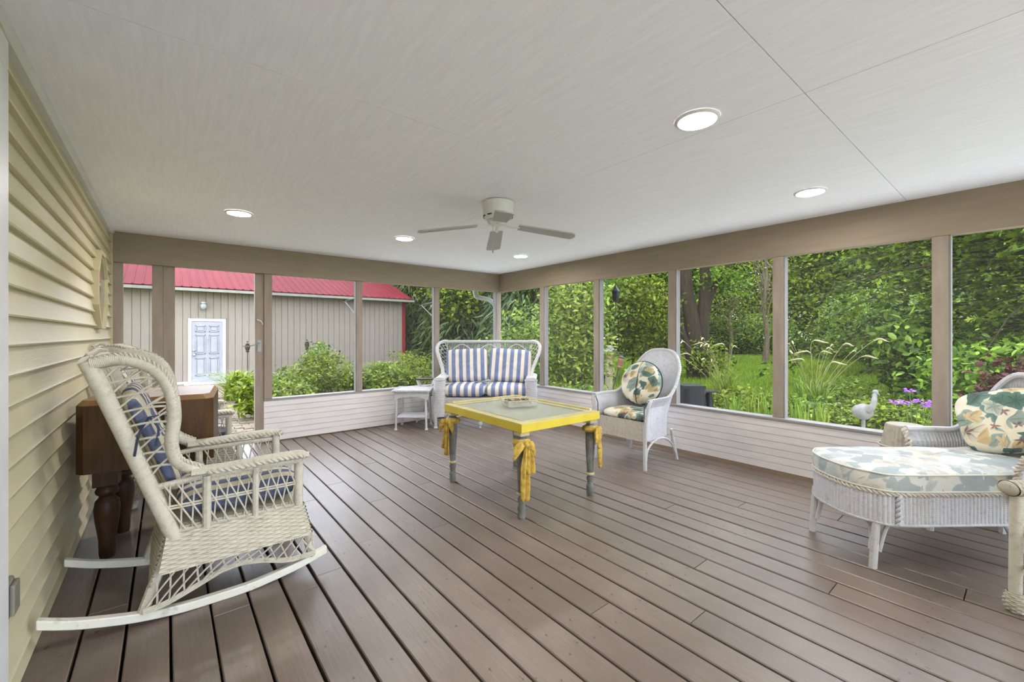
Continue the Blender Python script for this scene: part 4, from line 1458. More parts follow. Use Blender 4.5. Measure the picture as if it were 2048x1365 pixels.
# ---- chaise longue
ca = math.atan2(-.63, .776)
CH = Vector((2.80, .50, 0))
cz = thing('chaise_longue', 'white woven wicker chaise longue at the right edge', 'chaise', CH, ca)
CW, CL = .47, 1.15


def plan(t, g=0.0):
    """foot end outline: from near side rear, round the foot, to far side rear"""
    P = [(CL, -.01 - g), (.55, -.02 - g), (.10, -.025 - g), (.0 - g * .7, .03 - g * .4), (-.055 - g, .12), (-.07 - g, .24), (-.055 - g, .36), (.0 - g * .7, CW - .02 + g * .4), (.10, CW + .02 + g), (.55, CW + .02 + g), (CL, CW + .01 + g)]
    return P


body = smooth([(p[0], p[1], 0) for p in plan(0)], 8)
bodyL = body


def cpan(a, b):
    p = along(bodyL, a)
    return (p.x, p.y, .395 - .155 * b)


obj('body', MB().woven(lambda a, b: cpan(a, b), 2.75, .155, .019, .010, .005), LM, cz)
obj('body_top_braid', MB().braid([Vector(cpan(q / 120, 0)) for q in range(121)], .011, .0065), M['loom_grey'], cz)
obj('body_bottom_edge', MB().tube([Vector(cpan(q / 100, 1)) for q in range(101)], .006, 5), LM, cz)
obj('corner_braid', MB().braid([Vector(cpan(.382, q / 6)) + Vector((-.004, -.008, 0)) for q in range(7)], .013, .008), LM, cz)
obj('deck_board', MB().prism([(p[0] * .985 + .01, p[1] * .98 + .005) for p in plan(-.012)], 'z', .372, .388), LM, cz, flat=True)
for lx, ly in ((.02, .03), (.0, CW - .03), (.72, .01), (.71, CW - .02), (1.11, CW - .06), (1.11, .05)):
    sx = -.02 if lx < .1 else .0
    obj('leg', MB().tube([(lx, ly, .27), (lx + sx, ly, .0)], .018, 8), M['white_wrap'], cz)
    for dx_, dy_ in ((.09, .0), (-.0, .09 if ly < .2 else -.09)):
        if lx > .1 and dx_ == 0:
            dx_, dy_ = -.09, 0
        obj('leg_brace', MB().tube(smooth([(lx + sx * .6 + dx_ * .28, ly + dy_ * .28, .085), (lx + dx_ * .36, ly + dy_ * .36, .16), (lx + dx_ * .6, ly + dy_ * .6, .215), (lx + dx_, ly + dy_, .25)], 4), .010, 7), M['white_wrap'], cz)


# head end shell: arms and back
def crim(t):
    b = 1 - abs(2 * t - 1)
    e = max(0, min(1, (b - .25) / .6))
    return .60 + .36 * e * e * (3 - 2 * e)


def cshell(t, b):
    x_, y_ = barrel(t, .28, .47, 3.0)
    z = .36 + (crim(t) - .36) * b
    bc = 1 - abs(2 * t - 1)
    roll_ = max(0, b - .7) / .3
    return (.66 + x_ + max(0, z - .5) * .06 * bc, CW / 2 + y_ * (1 + .05 * b + .10 * roll_ * (1 - bc)), z)


obj('back_shell', MB().woven(lambda a, b: cshell(a, b), 1.6, .45, .019, .012, .005), LM, cz)
rp = [Vector(cshell(q / 60, 1.0)) for q in range(61)]
obj('back_rim', MB().tube(rp, .018, 8), LM, cz)
for t in (0, 1):
    obj('arm_front_braid', MB().braid([Vector(cshell(t, q / 10)) + Vector((-.012, 0, 0)) for q in range(11)], .016, .009), M['loom_grey'], cz)
ms = thing('chaise_mattress', 'long pale floral mattress with rounded foot on the chaise', 'mattress', CH + Vector((0, 0, .398)), ca)
out = smooth([(p[0], p[1], 0) for p in plan(.012)], 6)
mb = MB()
cxm, cym = .5, CW / 2


def mat_s(u, v):
    p = along(outc, u)
    if v < .25:
        k, z = .94 + .06 * (v / .25) ** .5, .010 * (v / .25)
    elif v < .6:
        f = (v - .25) / .35
        k, z = 1 + .012 * math.sin(PI * f), .010 + .085 * f
    else:
        f = (v - .6) / .4
        k, z = 1 - f ** 1.6, .095 + .028 * math.sin(PI / 2 * min(1, f * 1.3))
    if k < .999 and v >= .6:
        z += .003 * math.sin(17 * p.x) * math.sin(23 * p.y)
    return (cxm + (p.x - cxm) * k, cym + (p.y - cym) * k, z)


outc = [Vector((q.x if q.x < .9 else min(q.x, CL - .03), q.y, 0)) for q in out]
outc = outc + [outc[0]]
mb.grid(mat_s, 120, 24, cu=True)
obj('mattress_body', mb, M['floral_pale'], ms)
mb = MB()
for zz in (.012, .096):
    mb.tube([along(outc, q / 120) + Vector((0, 0, zz)) + (along(outc, q / 120) - Vector((cxm, cym, 0))).normalized() * .004 for q in range(120)], .0045, 6, closed=True)
obj('piping', mb, M['piping_pale'], ms)
R = Matrix.Rotation(ca, 4, 'Z')
p = CH + R.to_3x3() @ Vector((.985, CW - .17, .70))
b = obj('floral_pillow', MB().cushion(.37, .37, .12, e=.5, eh=.45, base=False), M['floral'], None, p)
b.rotation_euler = (R @ Matrix.Rotation(math.radians(28), 4, 'Z') @ Matrix.Rotation(math.radians(-68), 4, 'Y') @ Matrix.Rotation(math.radians(18), 4, 'Z')).to_euler()
tag(b, 'square floral pillow leaning on the chaise back', 'pillow')

# ---- small wicker stand between chaise and knee wall
ws = thing('wicker_stand', 'small round wicker basket stand between chaise and knee wall', 'basket stand', (3.83, .545, 0))
bs = lambda a, b: ((.098 + .028 * b) * math.cos(2 * PI * a), (.098 + .028 * b) * math.sin(2 * PI * a), .595 - .17 * b)
obj('basket', MB().woven(lambda a, b: bs(-a, b), .7, .17, .022, .010, .0034, rib=True, closed=True), M['weathered'], ws)
obj('basket_top', MB().lathe([(.100, .590), (.094, .600), (.05, .604), (.0, .605)], 28, cap=False), M['weathered'], ws)
obj('hoop', MB().tube([(.135 * math.cos(2 * PI * q / 28), .135 * math.sin(2 * PI * q / 28), .455) for q in range(28)], .006, 6, closed=True), M['weathered'], ws)
for k in range(4):
    a = PI / 4 + k * PI / 2
    obj('leg', MB().tube([(.112 * math.cos(a), .112 * math.sin(a), .45), (.13 * math.cos(a), .13 * math.sin(a), 0)], .010, 7), M['weathered'], ws)

# ================================================================ SMALL PORCH HARDWARE
mb = MB().tube(smooth([(.0, 0, 0), (.03, -.02, -.015), (.05, -.012, -.04), (.05, -.006, -.055)], 4), .005, 6)
tag(obj('door_hook', mb, M['casing'], None, (.772, PB + .018, 1.365)), 'small white hook screwed to the pale door jamb', 'hook')
hd = obj('door_handle', MB().box(-.02, .02, -.008, 0, -.04, .09), M['metal'], wbk, (.795, PB + .022, 1.05), flat=True)
obj('grip', MB().tube(smooth([(0, 0, .06), (-.03, -.035, .045), (-.12, -.04, .02), (-.16, -.04, .025)], 4), .006, 6), M['metal'], hd)


def bracket(x_, z_, label):
    br = thing('plant_bracket', label, 'bracket', (x_, PB + .075, z_), 0, 'plant brackets outside the back screens')
    obj('arm', MB().tube(smooth([(0, 0, 0), (-.02, .18, -.01), (-.03, .34, -.03), (-.03, .36, .0)], 4), .006, 6), M['dark_metal'], br)
    obj('brace', MB().tube([(0, 0, -.20), (-.03, .28, -.03)], .007, 6), M['pvc'], br)


bracket(1.86, 1.66, 'plant hanger bracket in front of the garage roof')
bracket(2.962, 1.66, 'plant hanger bracket beside the trees near the far corner')
ds_ = thing('downspout', 'white metal downspout outside the far corner post', 'downspout', (4.25, PB + .30, GZ))
obj('pipe', MB().tube([(0, 0, 0), (0, 0, 1.98)], .036, 8), M['pvc'], ds_)
obj('elbow', MB().tube(smooth([(0, 0, 1.96), (0, .0, 2.08), (-.10, .04, 2.18), (-.30, .1, 2.22), (-.34, .1, 2.32)], 4), .038, 8), M['pvc'], ds_)

# ================================================================ PLANTS
LEAF_RHOMB = (np.array([[0, 0, 0], [.5, .28, .06], [1, 0, -.04], [.5, -.28, .06]]), [(0, 1, 2), (0, 2, 3)])
LEAF_OVAL = (np.array([[0, 0, 0], [.3, .22, .05], [.7, .2, .03], [1, 0, -.08], [.7, -.2, .03], [.3, -.22, .05]]), [(0, 1, 2), (0, 2, 3), (0, 3, 4), (0, 4, 5)])
_st = [[0, 0, 0]]
for a_, r_ in ((0, 1.0), (.35, .42), (.75, .85), (1.15, .35), (1.6, .62), (2.2, .22)):
    pass
_o = [(0, .05), (.22, .34), (.30, .12), (.42, .50), (.52, .14), (.70, .40), (.74, .12), (1.0, .0)]
LEAF_STAR = (np.array([[0, 0, 0]] + [[x_, y_, .05] for x_, y_ in _o] + [[x_, -y_, .05] for x_, y_ in _o[-2::-1]]), [(0, i, i + 1) for i in range(1, 15)])
LEAF_NEEDLE = (np.array([[0, .06, 0], [1, 0, -.25], [0, -.06, 0]]), [(0, 1, 2)])


def leaf_mesh(name, C, size, shape, mat, up=.6, droop=.25, seed=1, tint_by=None, dirs=None):
    """one mesh of many leaves: C (n,3) stalk positions"""
    rg = np.random.default_rng(seed)
    n = len(C)
    T, tris = shape
    d = rg.normal(size=(n, 3)) if dirs is None else dirs + .5 * rg.normal(size=(n, 3))
    d[:, 2] = d[:, 2] * .6 - droop
    d /= np.linalg.norm(d, axis=1)[:, None]
    nrm = rg.normal(size=(n, 3)) * (1 - up)
    nrm[:, 2] += up
    nrm -= d * (nrm * d).sum(1)[:, None]
    nrm /= np.linalg.norm(nrm, axis=1)[:, None] + 1e-9
    sd_ = np.cross(nrm, d)
    s = (size * rg.uniform(.65, 1.3, n))[:, None, None]
    V = C[:, None, :] + s * (T[None, :, 0:1] * d[:, None, :] + T[None, :, 1:2] * sd_[:, None, :] + T[None, :, 2:3] * nrm[:, None, :])
    k = len(T)
    F = (np.array(tris)[None] + (np.arange(n) * k)[:, None, None]).reshape(-1)
    me = bpy.data.meshes.new(name)
    me.vertices.add(n * k)
    me.vertices.foreach_set('co', V.reshape(-1).astype(np.float32))
    nf = len(F) // 3
    me.loops.add(len(F))
    me.loops.foreach_set('vertex_index', F.astype(np.int32))
    me.polygons.add(nf)
    me.polygons.foreach_set('loop_start', np.arange(0, len(F), 3, dtype=np.int32))
    at = me.attributes.new('tint', 'FLOAT', 'POINT')
    tn = rg.uniform(0, 1, n) * .75 + (.25 * rg.uniform(0, 1, n) if tint_by is None else .4 * (tint_by - .5))
    at.data.foreach_set('value', np.repeat(np.clip(tn, 0, 1), k).astype(np.float32))
    me.materials.append(mat)
    me.update(calc_edges=True)
    return me


def blob_points(n_cl, per, rad, cl_r, seed, shell_=.55, flat=.6, zmin=-1):
    """leaf positions in clusters that fill an ellipsoid (rad), denser toward its surface; returns pts, per-leaf tint"""
    rg = np.random.default_rng(seed)
    d = rg.normal(size=(n_cl * 2, 3))
    d /= np.linalg.norm(d, axis=1)[:, None]
    d = d[d[:, 2] > zmin][:n_cl]
    r = shell_ + (1 - shell_) * rg.uniform(0, 1, len(d)) ** .6
    c = d * r[:, None] * np.array(rad)
    t = rg.uniform(0, 1, len(c))
    off = rg.normal(size=(len(c), per, 3)) * cl_r * np.array([1, 1, flat])
    P = (c[:, None] + off).reshape(-1, 3)
    return P, np.repeat(t, per), c


def branches(mb, base, top, targets, r0, seed, n=7, sides=7):
    """trunk from base to top with limbs out to some of the targets"""
    rg = random.Random(seed)
    b, t = Vector(base), Vector(top)
    pth = [b.lerp(t, i / 8) + Vector((rg.uniform(-1, 1), rg.uniform(-1, 1), 0)) * (r0 * .5 if 0 < i else 0) for i in range(9)]
    mb.tube(pth, [r0 * (1.25 if i == 0 else 1 - .075 * i) for i in range(9)], sides + 3)
    for q in rg.sample(list(range(len(targets))), min(n, len(targets))):
        e = Vector(targets[q])
        k = rg.randint(3, 7)
        s = pth[k]
        m = s.lerp(e, .5) + Vector((rg.uniform(-.2, .2), rg.uniform(-.2, .2), .12 * (e - s).length))
        L = smooth([s, m, e], 4)
        mb.tube(L, [r0 * .38 * (1 - .85 * i / (len(L) - 1)) for i in range(len(L))], sides)
    return mb


def tree(name, label, pos, h, rad, cz_, leaf, size, shape, n_cl, per, seed, trunk=.16, bark='bark', cl_r=.35, shell_=.5, group=None, cat='tree', limbs=8, droop=.25, flat=.6, lean=(0, 0), zmin=-1):
    t = thing(name, label, cat, (pos[0], pos[1], GZ), random.uniform(0, 6) if lean == (0, 0) else 0, group)
    P, tn, c = blob_points(n_cl, per, rad, cl_r, seed, shell_, flat, zmin)
    ctr = np.array([lean[0], lean[1], cz_])
    me = leaf_mesh('foliage', P + ctr, size, shape, M[leaf], seed=seed, tint_by=tn, droop=droop)
    obj('foliage', me, None, t)
    mb = branches(MB(), (0, 0, -.1), (lean[0] * .5, lean[1] * .5, cz_ + rad[2] * .55), [tuple(q + ctr) for q in c], trunk, seed, limbs)
    obj('trunk', mb, M[bark], t)
    return t


def ordered(rows, kinds, what):
    """labels for look-alike woodland plants, told apart by their place from left to right"""
    base = [kinds[r[2]] + ' ' + what + ' ' + gap(r[0]) for r in rows]
    out_ = []
    for i, b_ in enumerate(base):
        same = sorted([rows[j][0] for j in range(len(rows)) if base[j] == b_])
        k_ = same.index(rows[i][0])
        out_.append(b_ if len(same) == 1 else ('leftmost', 'second', 'third', 'fourth')[k_] + ' ' + b_ if k_ < len(same) - 1 else 'rightmost ' + b_)
    return out_


def gap(px):
    for lim, nm in ((870, 'between the garage and the last back post'), (1000, 'behind the loveseat'), (1083, 'just right of the corner post'), (1194, 'behind the tall light green shrub'), (1347, 'behind the birdhouse'), (1560, 'behind the armchair'), (1720, 'left of the bird statue'), (1885, 'behind the purple phlox'), (9999, 'beyond the chaise')):
        if px < lim:
            return nm


# -- woods behind the lawn: a few kinds, each tree an object of its own
proto = [
    tree('woodland_tree', 'leafy green tree in the woods beyond the lawn', (0, 0), 14, (3.0, 3.0, 5.6), 7.0, 'L_maple', .30, LEAF_RHOMB, 420, 34, 1, .2, 'bark', .55, .45, 'woodland trees beyond the lawn'),
    tree('woodland_tree', 'leafy green tree in the woods beyond the lawn', (0, 0), 15, (3.4, 3.4, 6.4), 8.2, 'L_shrub', .30, LEAF_RHOMB, 400, 34, 2, .22, 'bark', .6, .45, 'woodland trees beyond the lawn'),
    tree('woodland_tree', 'dark evergreen in the woods beyond the lawn', (0, 0), 15, (2.8, 2.8, 6.6), 6.8, 'L_dark', .30, LEAF_RHOMB, 420, 36, 3, .22, 'bark', .5, .35, 'dark woodland trees beyond the lawn'),
]
row = [  # photo column, distance, kind, scale
    (818, 27, 2, .9), (860, 31, 2, 1.1), (905, 26, 2, 1.0), (950, 31, 2, 1.1), (985, 25, 2, .95), (1040, 27, 2, 1.05), (1080, 24, 2, .9), (1130, 29, 1, 1.1), (1175, 33, 0, 1.1),
    (1215, 38, 1, 1.2), (1262, 36, 0, 1.1), (1300, 40, 2, 1.2), (1345, 36, 1, 1.1), (1392, 40, 2, 1.1), (1440, 41, 2, 1.15), (1500, 50, 2, .5), (1545, 43, 1, 1.0),
    (1590, 37, 0, 1.1), (1640, 40, 1, 1.15), (1690, 36, 0, 1.1), (1745, 39, 2, 1.1), (1790, 33, 0, 1.1), (1845, 30, 1, 1.1), (1905, 29, 2, 1.1), (1960, 26, 0, 1.1), (2010, 24, 2, 1.1), (2080, 22, 1, 1.0)]
used = set()
names_ = ordered(row, ('leafy green', 'tall leafy', 'dark'), 'woodland tree')
for i, (px, dp, kd, sc) in enumerate(row):
    p = (*sight(px, dp), GZ)
    if kd not in used:
        used.add(kd)
        proto[kd].location = p
        proto[kd].scale = (sc,) * 3
        proto[kd]['label'] = names_[i]
    else:
        dup(proto[kd], p, i * 1.7, names_[i], (sc * random.uniform(.9, 1.1), sc * random.uniform(.9, 1.1), sc))
# undergrowth along the wood edge
ug = [tree('woodland_shrub', 'low leafy shrub at the edge of the woods', (0, 0), 3, (2.4, 2.0, 1.5), 1.4, 'L_dark', .20, LEAF_RHOMB, 170, 34, 31, .05, 'bark', .35, .4, 'shrubs along the wood edge', 'shrub', 4),
      tree('woodland_shrub', 'low leafy shrub at the edge of the woods', (0, 0), 3, (2.2, 2.0, 1.6), 1.5, 'L_shrub', .20, LEAF_RHOMB, 170, 34, 32, .05, 'bark', .35, .4, 'shrubs along the wood edge', 'shrub', 4)]
used = set()
edge = [(830, 24, 0, 1), (900, 23, 0, .9), (960, 24, 0, 1), (1120, 24, 0, 1.1), (1290, 30, 0, .9), (1340, 31, 0, 1), (1425, 34, 0, 1.1), (1480, 35, 0, 1.0), (1530, 33, 1, 1), (1610, 37, 1, .9), (1665, 34, 1, .9), (1725, 27, 1, 1.2), (1780, 24, 0, 1.1), (1825, 20, 1, 1.1), (1880, 17, 0, 1.1), (1940, 15, 0, 1.1), (2010, 14, 1, 1)]
names_ = ordered(edge, ('dark', 'light'), 'wood edge shrub')
for i, (px, dp, kd, sc) in enumerate(edge):
    p = (*sight(px, dp), GZ)
    if kd not in used:
        used.add(kd)
        ug[kd].location = p
        ug[kd].scale = (sc,) * 3
        ug[kd]['label'] = names_[i]
    else:
        dup(ug[kd], p, i * 2.1, names_[i], (sc,) * 3)
# spruces near the far corner
sp = None
for px, dp, sc, lb in ((840, 21, 1.0, 'dark drooping spruce just right of the garage'), (940, 19, 1.1, 'dark drooping spruce behind the loveseat'), (1075, 15, 1.0, 'dark drooping spruce behind the pale shrubs')):
    if sp is None:
        sp = thing('spruce_tree', lb, 'tree', (*sight(px, dp), GZ))
        rg = np.random.default_rng(5)
        n = 9000
        zz = rg.uniform(.02, 1, n) ** 1.3
        an = rg.uniform(0, 2 * PI, n)
        rr = (1 - zz) * 2.6 * np.sqrt(rg.uniform(.25, 1, n))
        P = np.stack([rr * np.cos(an), rr * np.sin(an), .3 + zz * 9 - .12 * rr], 1)
        dirs = np.stack([np.cos(an), np.sin(an), -.6 * np.ones(n)], 1)
        obj('foliage', leaf_mesh('foliage', P, .38, (np.array([[0, .09, 0], [.6, .05, -.1], [1, 0, -.35], [.6, -.05, -.1], [0, -.09, 0]]), [(0, 1, 4), (1, 3, 4), (1, 2, 3)]), M['L_spruce'], .5, .5, 5, None, dirs), None, sp)
        obj('trunk', MB().tube([(0, 0, -.1), (0, 0, 4), (0, 0, 9)], [.16, .1, .03], 8), M['bark'], sp)
    else:
        dup(sp, (*sight(px, dp), GZ), dp, lb, (sc,) * 3)
# maple limb above the bed by the garage
tree('young_maple', 'light green maple above the hedge right of the garage', sight(935, 18.5), 6, (2.3, 2.0, 1.6), 3.6, 'L_maple', .17, LEAF_STAR, 120, 26, 41, .09, 'bark', .32, .5)
# pale leafed shrubs outside the far corner
tree('pale_leaf_shrub', 'pale green leafy shrub right behind the downspout', sight(1044, 8.8), 2, (.62, .6, 1.05), 1.15, 'L_shrub', .105, LEAF_OVAL, 110, 24, 51, .03, 'bark_pale', .17, .45, None, 'shrub', 6)
tree('pale_leaf_shrub', 'tall light green shrub between the second and third right posts', sight(1142, 9.6), 3, (.80, .75, 1.55), 1.55, 'L_shrub', .12, LEAF_OVAL, 210, 26, 52, .04, 'bark_pale', .2, .45, None, 'shrub', 7)
tree('young_ash_tree', 'bright feathery tree rising behind the light green shrub', sight(1165, 12.5), 5, (1.0, 1.0, 1.8), 3.1, 'L_oak', .14, LEAF_OVAL, 150, 24, 53, .05, 'bark', .25, .4)
tree('garden_perennial', 'yellow green leafy plant low behind the knee wall', sight(1125, 7.6), 1, (.40, .35, .30), .42, 'L_yellow', .09, LEAF_OVAL, 40, 22, 54, .015, 'stem', .1, .4, None, 'plant', 4)
tree('honey_locust', 'yellow green feathery tree over the lawn behind the birdhouse', sight(1268, 14.0), 4, (1.25, 1.1, 1.35), 2.25, 'L_yellow', .13, LEAF_OVAL, 300, 28, 55, .06, 'bark', .22, .3, None, 'tree', 10, .5)
# big twin trunked tree
bt = thing('twin_trunk_tree', 'large dark twin trunk tree on the lawn behind the armchair', 'tree', (*sight(1394, 15.5), GZ))
c_, s_ = math.cos(YAW), math.sin(YAW)
sx = lambda d, z, e=0: (d * c_ + e * s_, -d * s_ + e * c_, z)
for pth, r0 in (([sx(.05, -.1), sx(-.05, .9), sx(-.22, 2.2), sx(-.42, 3.4), sx(-.55, 5.5), sx(-.6, 9)], .34), ([sx(.16, -.1, .1), sx(.22, .9, .1), sx(.20, 2.0), sx(.30, 3.4), sx(.30, 5.2), sx(.2, 9)], .27), ([sx(.30, 2.4), sx(.62, 3.3), sx(1.1, 4.1), sx(2.0, 5.2)], .13), ([sx(-.3, -.1, -.2), sx(-.42, 1.1, -.2), sx(-.55, 2.0), sx(-.62, 4)], .13)):
    P_ = smooth(pth, 5)
    obj('trunk', MB().tube(P_, [r0 * (1 - .5 * i / len(P_)) for i in range(len(P_))], 12), M['bark'], bt)
P, tn, c = blob_points(330, 30, (4.0, 4.0, 2.8), .45, 61, .3, .6)
obj('crown', leaf_mesh('crown', P + np.array([0, 0, 7.4]), .19, LEAF_RHOMB, M['L_maple'], seed=61, tint_by=tn), None, bt)
P, tn, c = blob_points(60, 24, (.8, .8, .55), .22, 62, .3, .6)
obj('suckers', leaf_mesh('suckers', P + np.array([.1, -.2, .75]), .14, LEAF_OVAL, M['L_maple'], seed=62, tint_by=tn), None, bt)
P, tn, c = blob_points(40, 22, (1.2, .7, .5), .22, 63, .3, .6)
obj('low_spray', leaf_mesh('low_spray', P + np.array(sx(1.0, 3.5)), .15, LEAF_OVAL, M['L_maple'], seed=63, tint_by=tn), None, bt)
tree('bare_larch', 'thin half bare larch against the sky behind the lawn', sight(1530, 24), 9, (1.5, 1.5, 3.6), 4.6, 'L_yellow', .12, LEAF_RHOMB, 110, 18, 64, .16, 'bark_pale', .4, .4, None, 'tree', 18)
tree('bare_larch', 'half bare larch with buff leaves left of the fifth post', sight(1462, 26), 9, (2.0, 1.6, 2.6), 3.6, 'L_yellow', .13, LEAF_RHOMB, 130, 20, 65, .12, 'bark_pale', .4, .4, None, 'tree', 16)
# pin oak on the right
ok_x, ok_y = sight(2215, 9.0)
oak = thing('pin_oak', 'large pin oak with star shaped leaves filling the right screens', 'tree', (ok_x, ok_y, GZ))
rg = np.random.default_rng(70)
mbk = MB().tube([(0, 0, -.1), (.05, .0, 3), (0, .05, 6), (0, 0, 9)], [.24, .2, .15, .06], 12)
pts, tnt, dirs = [], [], []
for i in range(150):
    an = rg.uniform(.25 * PI, 1.25 * PI) if i % 4 else rg.uniform(0, 2 * PI)
    z0 = rg.uniform(1.6, 6.8)
    L = rg.uniform(2.4, 5.6) * (1.1 if z0 < 4 else .9)
    p = np.array([0, 0, z0])
    d = np.array([math.cos(an), math.sin(an), .18])
    path = [p.copy()]
    for k in range(8):
        d = d + np.array([rg.normal() * .12, rg.normal() * .12, -.075 + rg.normal() * .05])
        d /= np.linalg.norm(d)
        p = p + d * L / 8
        path.append(p.copy())
        if k >= 2:
            for q in range(3):
                sd_ = np.array([-d[1], d[0], 0]) * rg.choice([-1, 1])
                e = p + (sd_ * rg.uniform(.2, .7) + d * rg.uniform(0, .4) + np.array([0, 0, rg.uniform(-.30, .08)]))
                if k % 2 == 0 and q == 0:
                    mbk.tube([tuple(p), tuple((p + e) / 2 + np.array([0, 0, .03])), tuple(e)], [.010, .007, .004], 4, caps=False)
                t0 = rg.uniform(0, 1)
                for w in range(9):
                    f = rg.uniform(.25, 1.1)
                    pts.append(p + (e - p) * f + rg.normal(size=3) * .07)
                    tnt.append(t0)
                    dirs.append((e - p) / (np.linalg.norm(e - p) + 1e-6))
    mbk.tube([tuple(q) for q in path], [.034 * (1 - .1 * k) for k in range(9)], 5, caps=False)
obj('trunk', mbk, M['bark'], oak)
obj('foliage', leaf_mesh('foliage', np.array(pts), .145, LEAF_STAR, M['L_oak'], .7, .2, 71, np.array(tnt), np.array(dirs)), None, oak)
tree('understory_sapling', 'light green sapling under the oak beyond the bird statue', sight(1740, 17), 4, (1.7, 1.5, 1.5), 2.1, 'L_shrub', .17, LEAF_OVAL, 150, 24, 72, .05, 'bark', .3, .35)
tree('grape_vine', 'broad leafed vine hanging left of the last post', sight(1818, 9.5), 2, (.65, .5, .55), 1.45, 'L_shrub', .20, LEAF_OVAL, 46, 14, 73, .03, 'bark', .2, .35, None, 'vine')
tree('garden_shrub', 'green shrub below the oak right of the last post', sight(1962, 7.0), 2, (.9, .8, .7), .75, 'L_oak', .12, LEAF_OVAL, 110, 24, 74, .03, 'bark', .2, .4, None, 'shrub', 5)
tree('garden_shrub', 'dark leafy shrub beyond the arm of the chaise', sight(1905, 9.0), 2, (1.2, 1.0, .9), .85, 'L_dark', .13, LEAF_OVAL, 120, 24, 76, .03, 'bark', .2, .4, None, 'shrub', 5)
tree('red_maple_shrub', 'dark red leafed shrub at the far right edge', sight(2062, 5.6), 2, (.45, .5, .45), .80, 'L_red', .09, LEAF_STAR, 70, 22, 75, .03, 'bark', .14, .4, None, 'shrub', 5)


# -- blade plants
def blades(n, h, spread, w, seed, arch=.5, seg=4):
    rg = np.random.default_rng(seed)
    V, F, T = [], [], []
    for i in range(n):
        an = rg.uniform(0, 2 * PI)
        r0 = spread * .35 * math.sqrt(rg.uniform())
        hh_ = h * rg.uniform(.6, 1.1)
        out_ = spread * rg.uniform(.3, 1) * arch
        bx, by = r0 * math.cos(an * 3.1), r0 * math.sin(an * 3.1)
        ca_, sa_ = math.cos(an), math.sin(an)
        b = len(V)
        tn = rg.uniform()
        for k in range(seg + 1):
            t = k / seg
            d = out_ * 1.6 * t ** 2
            z = hh_ * (t - arch * .55 * t ** 3)
            ww = w * (1 - t ** 2.2) * .5 + .0008
            V += [(bx + ca_ * d - sa_ * ww, by + sa_ * d + ca_ * ww, z), (bx + ca_ * d + sa_ * ww, by + sa_ * d - ca_ * ww, z)]
            T += [tn, tn]
            if k:
                F.append((b + 2 * k - 2, b + 2 * k - 1, b + 2 * k + 1, b + 2 * k))
    return V, F, T


def blade_plant(name, label, pos, n, h, spread, w, seed, arch=.5, mat='L_blade', cat='plant', group=None, z=0.0):
    V, F, T = blades(n, h, spread, w, seed, arch)
    me = bpy.data.meshes.new(name)
    me.from_pydata(V, [], F)
    me.attributes.new('tint', 'FLOAT', 'POINT').data.foreach_set('value', np.array(T, dtype=np.float32))
    me.materials.append(M[mat])
    o = obj(name, me, None, None, (pos[0], pos[1], GZ + z))
    return tag(o, label, cat, group)


blade_plant('daylily_clump', 'arching daylily clump right of the garage door', sight(478, 10.2), 420, 1.15, .85, .036, 81, .75)
blade_plant('daylily_clump', 'arching daylily clump seen just right of the door jamb', sight(562, 10.0), 300, 1.05, .75, .034, 82, .7)
blade_plant('daylily_clump', 'large arching grass clump near the red garage corner', sight(764, 14.0), 480, 1.15, 1.1, .036, 83, .8)
tree('leafy_perennial', 'bright leafy plant hanging over the pavers by the jamb', sight(508, 7.9), 1, (.38, .36, .38), .52, 'L_yellow', .12, LEAF_OVAL, 44, 20, 84, .015, 'stem', .1, .4, None, 'plant', 5)
for px, dp, rx, rz, lf, sd_, lb in ((600, 9.8, .55, .38, 'L_yellow', 85, 'low yellow green shrub left of the torch'), (645, 10.6, .60, .55, 'L_yellow', 86, 'rounded yellow green shrub in the middle of the bed'),
                                    (690, 10.2, .50, .40, 'L_yellow', 87, 'low yellow green shrub beside the first bracket post'), (580, 8.9, .4, .26, 'L_shrub', 94, 'low grey green ground plant behind the knee wall'),
                                    (822, 12.0, .85, .52, 'L_yellow', 88, 'bright yellow green shrub below the spruce'), (790, 10.5, .55, .30, 'L_yellow', 89, 'low variegated hosta like plant above the side table'),
                                    (738, 10.4, .45, .26, 'L_yellow', 93, 'small pale hosta beside the bracket post')):
    tree('garden_shrub', lb, sight(px, dp), 1, (rx, rx * .85, rz), rz + .12, lf, .075 if 'hosta' not in lb else .13, LEAF_OVAL, 70, 26, sd_, .015, 'stem', .10, .4, None, 'shrub', 5)
tree('tall_perennial', 'tall leafy perennial with dark seed heads before the garage', sight(636, 11.6), 2, (.34, .34, .42), .95, 'L_shrub', .085, LEAF_OVAL, 50, 20, 90, .012, 'stem', .09, .4, None, 'plant', 5)
for px, dp, h_, lb in ((676, 11.5, 1.15, 'dark dry seed stalk left of the first bracket post'), (655, 11.9, 1.30, 'dark dry seed stalk above the yellow green shrub')):
    t = thing('seed_stalk', lb, 'stalk', (*sight(px, dp), GZ))
    obj('stem', MB().tube([(0, 0, 0), (.02, 0, h_ * .5), (.05, .02, h_)], .008, 5), M['dark_metal'], t)
    for q in range(4):
        obj('seed_head', MB().ball((.05 - .02 * q, .02, h_ - .09 * q), .03, 8, 5), M['bark'], t)
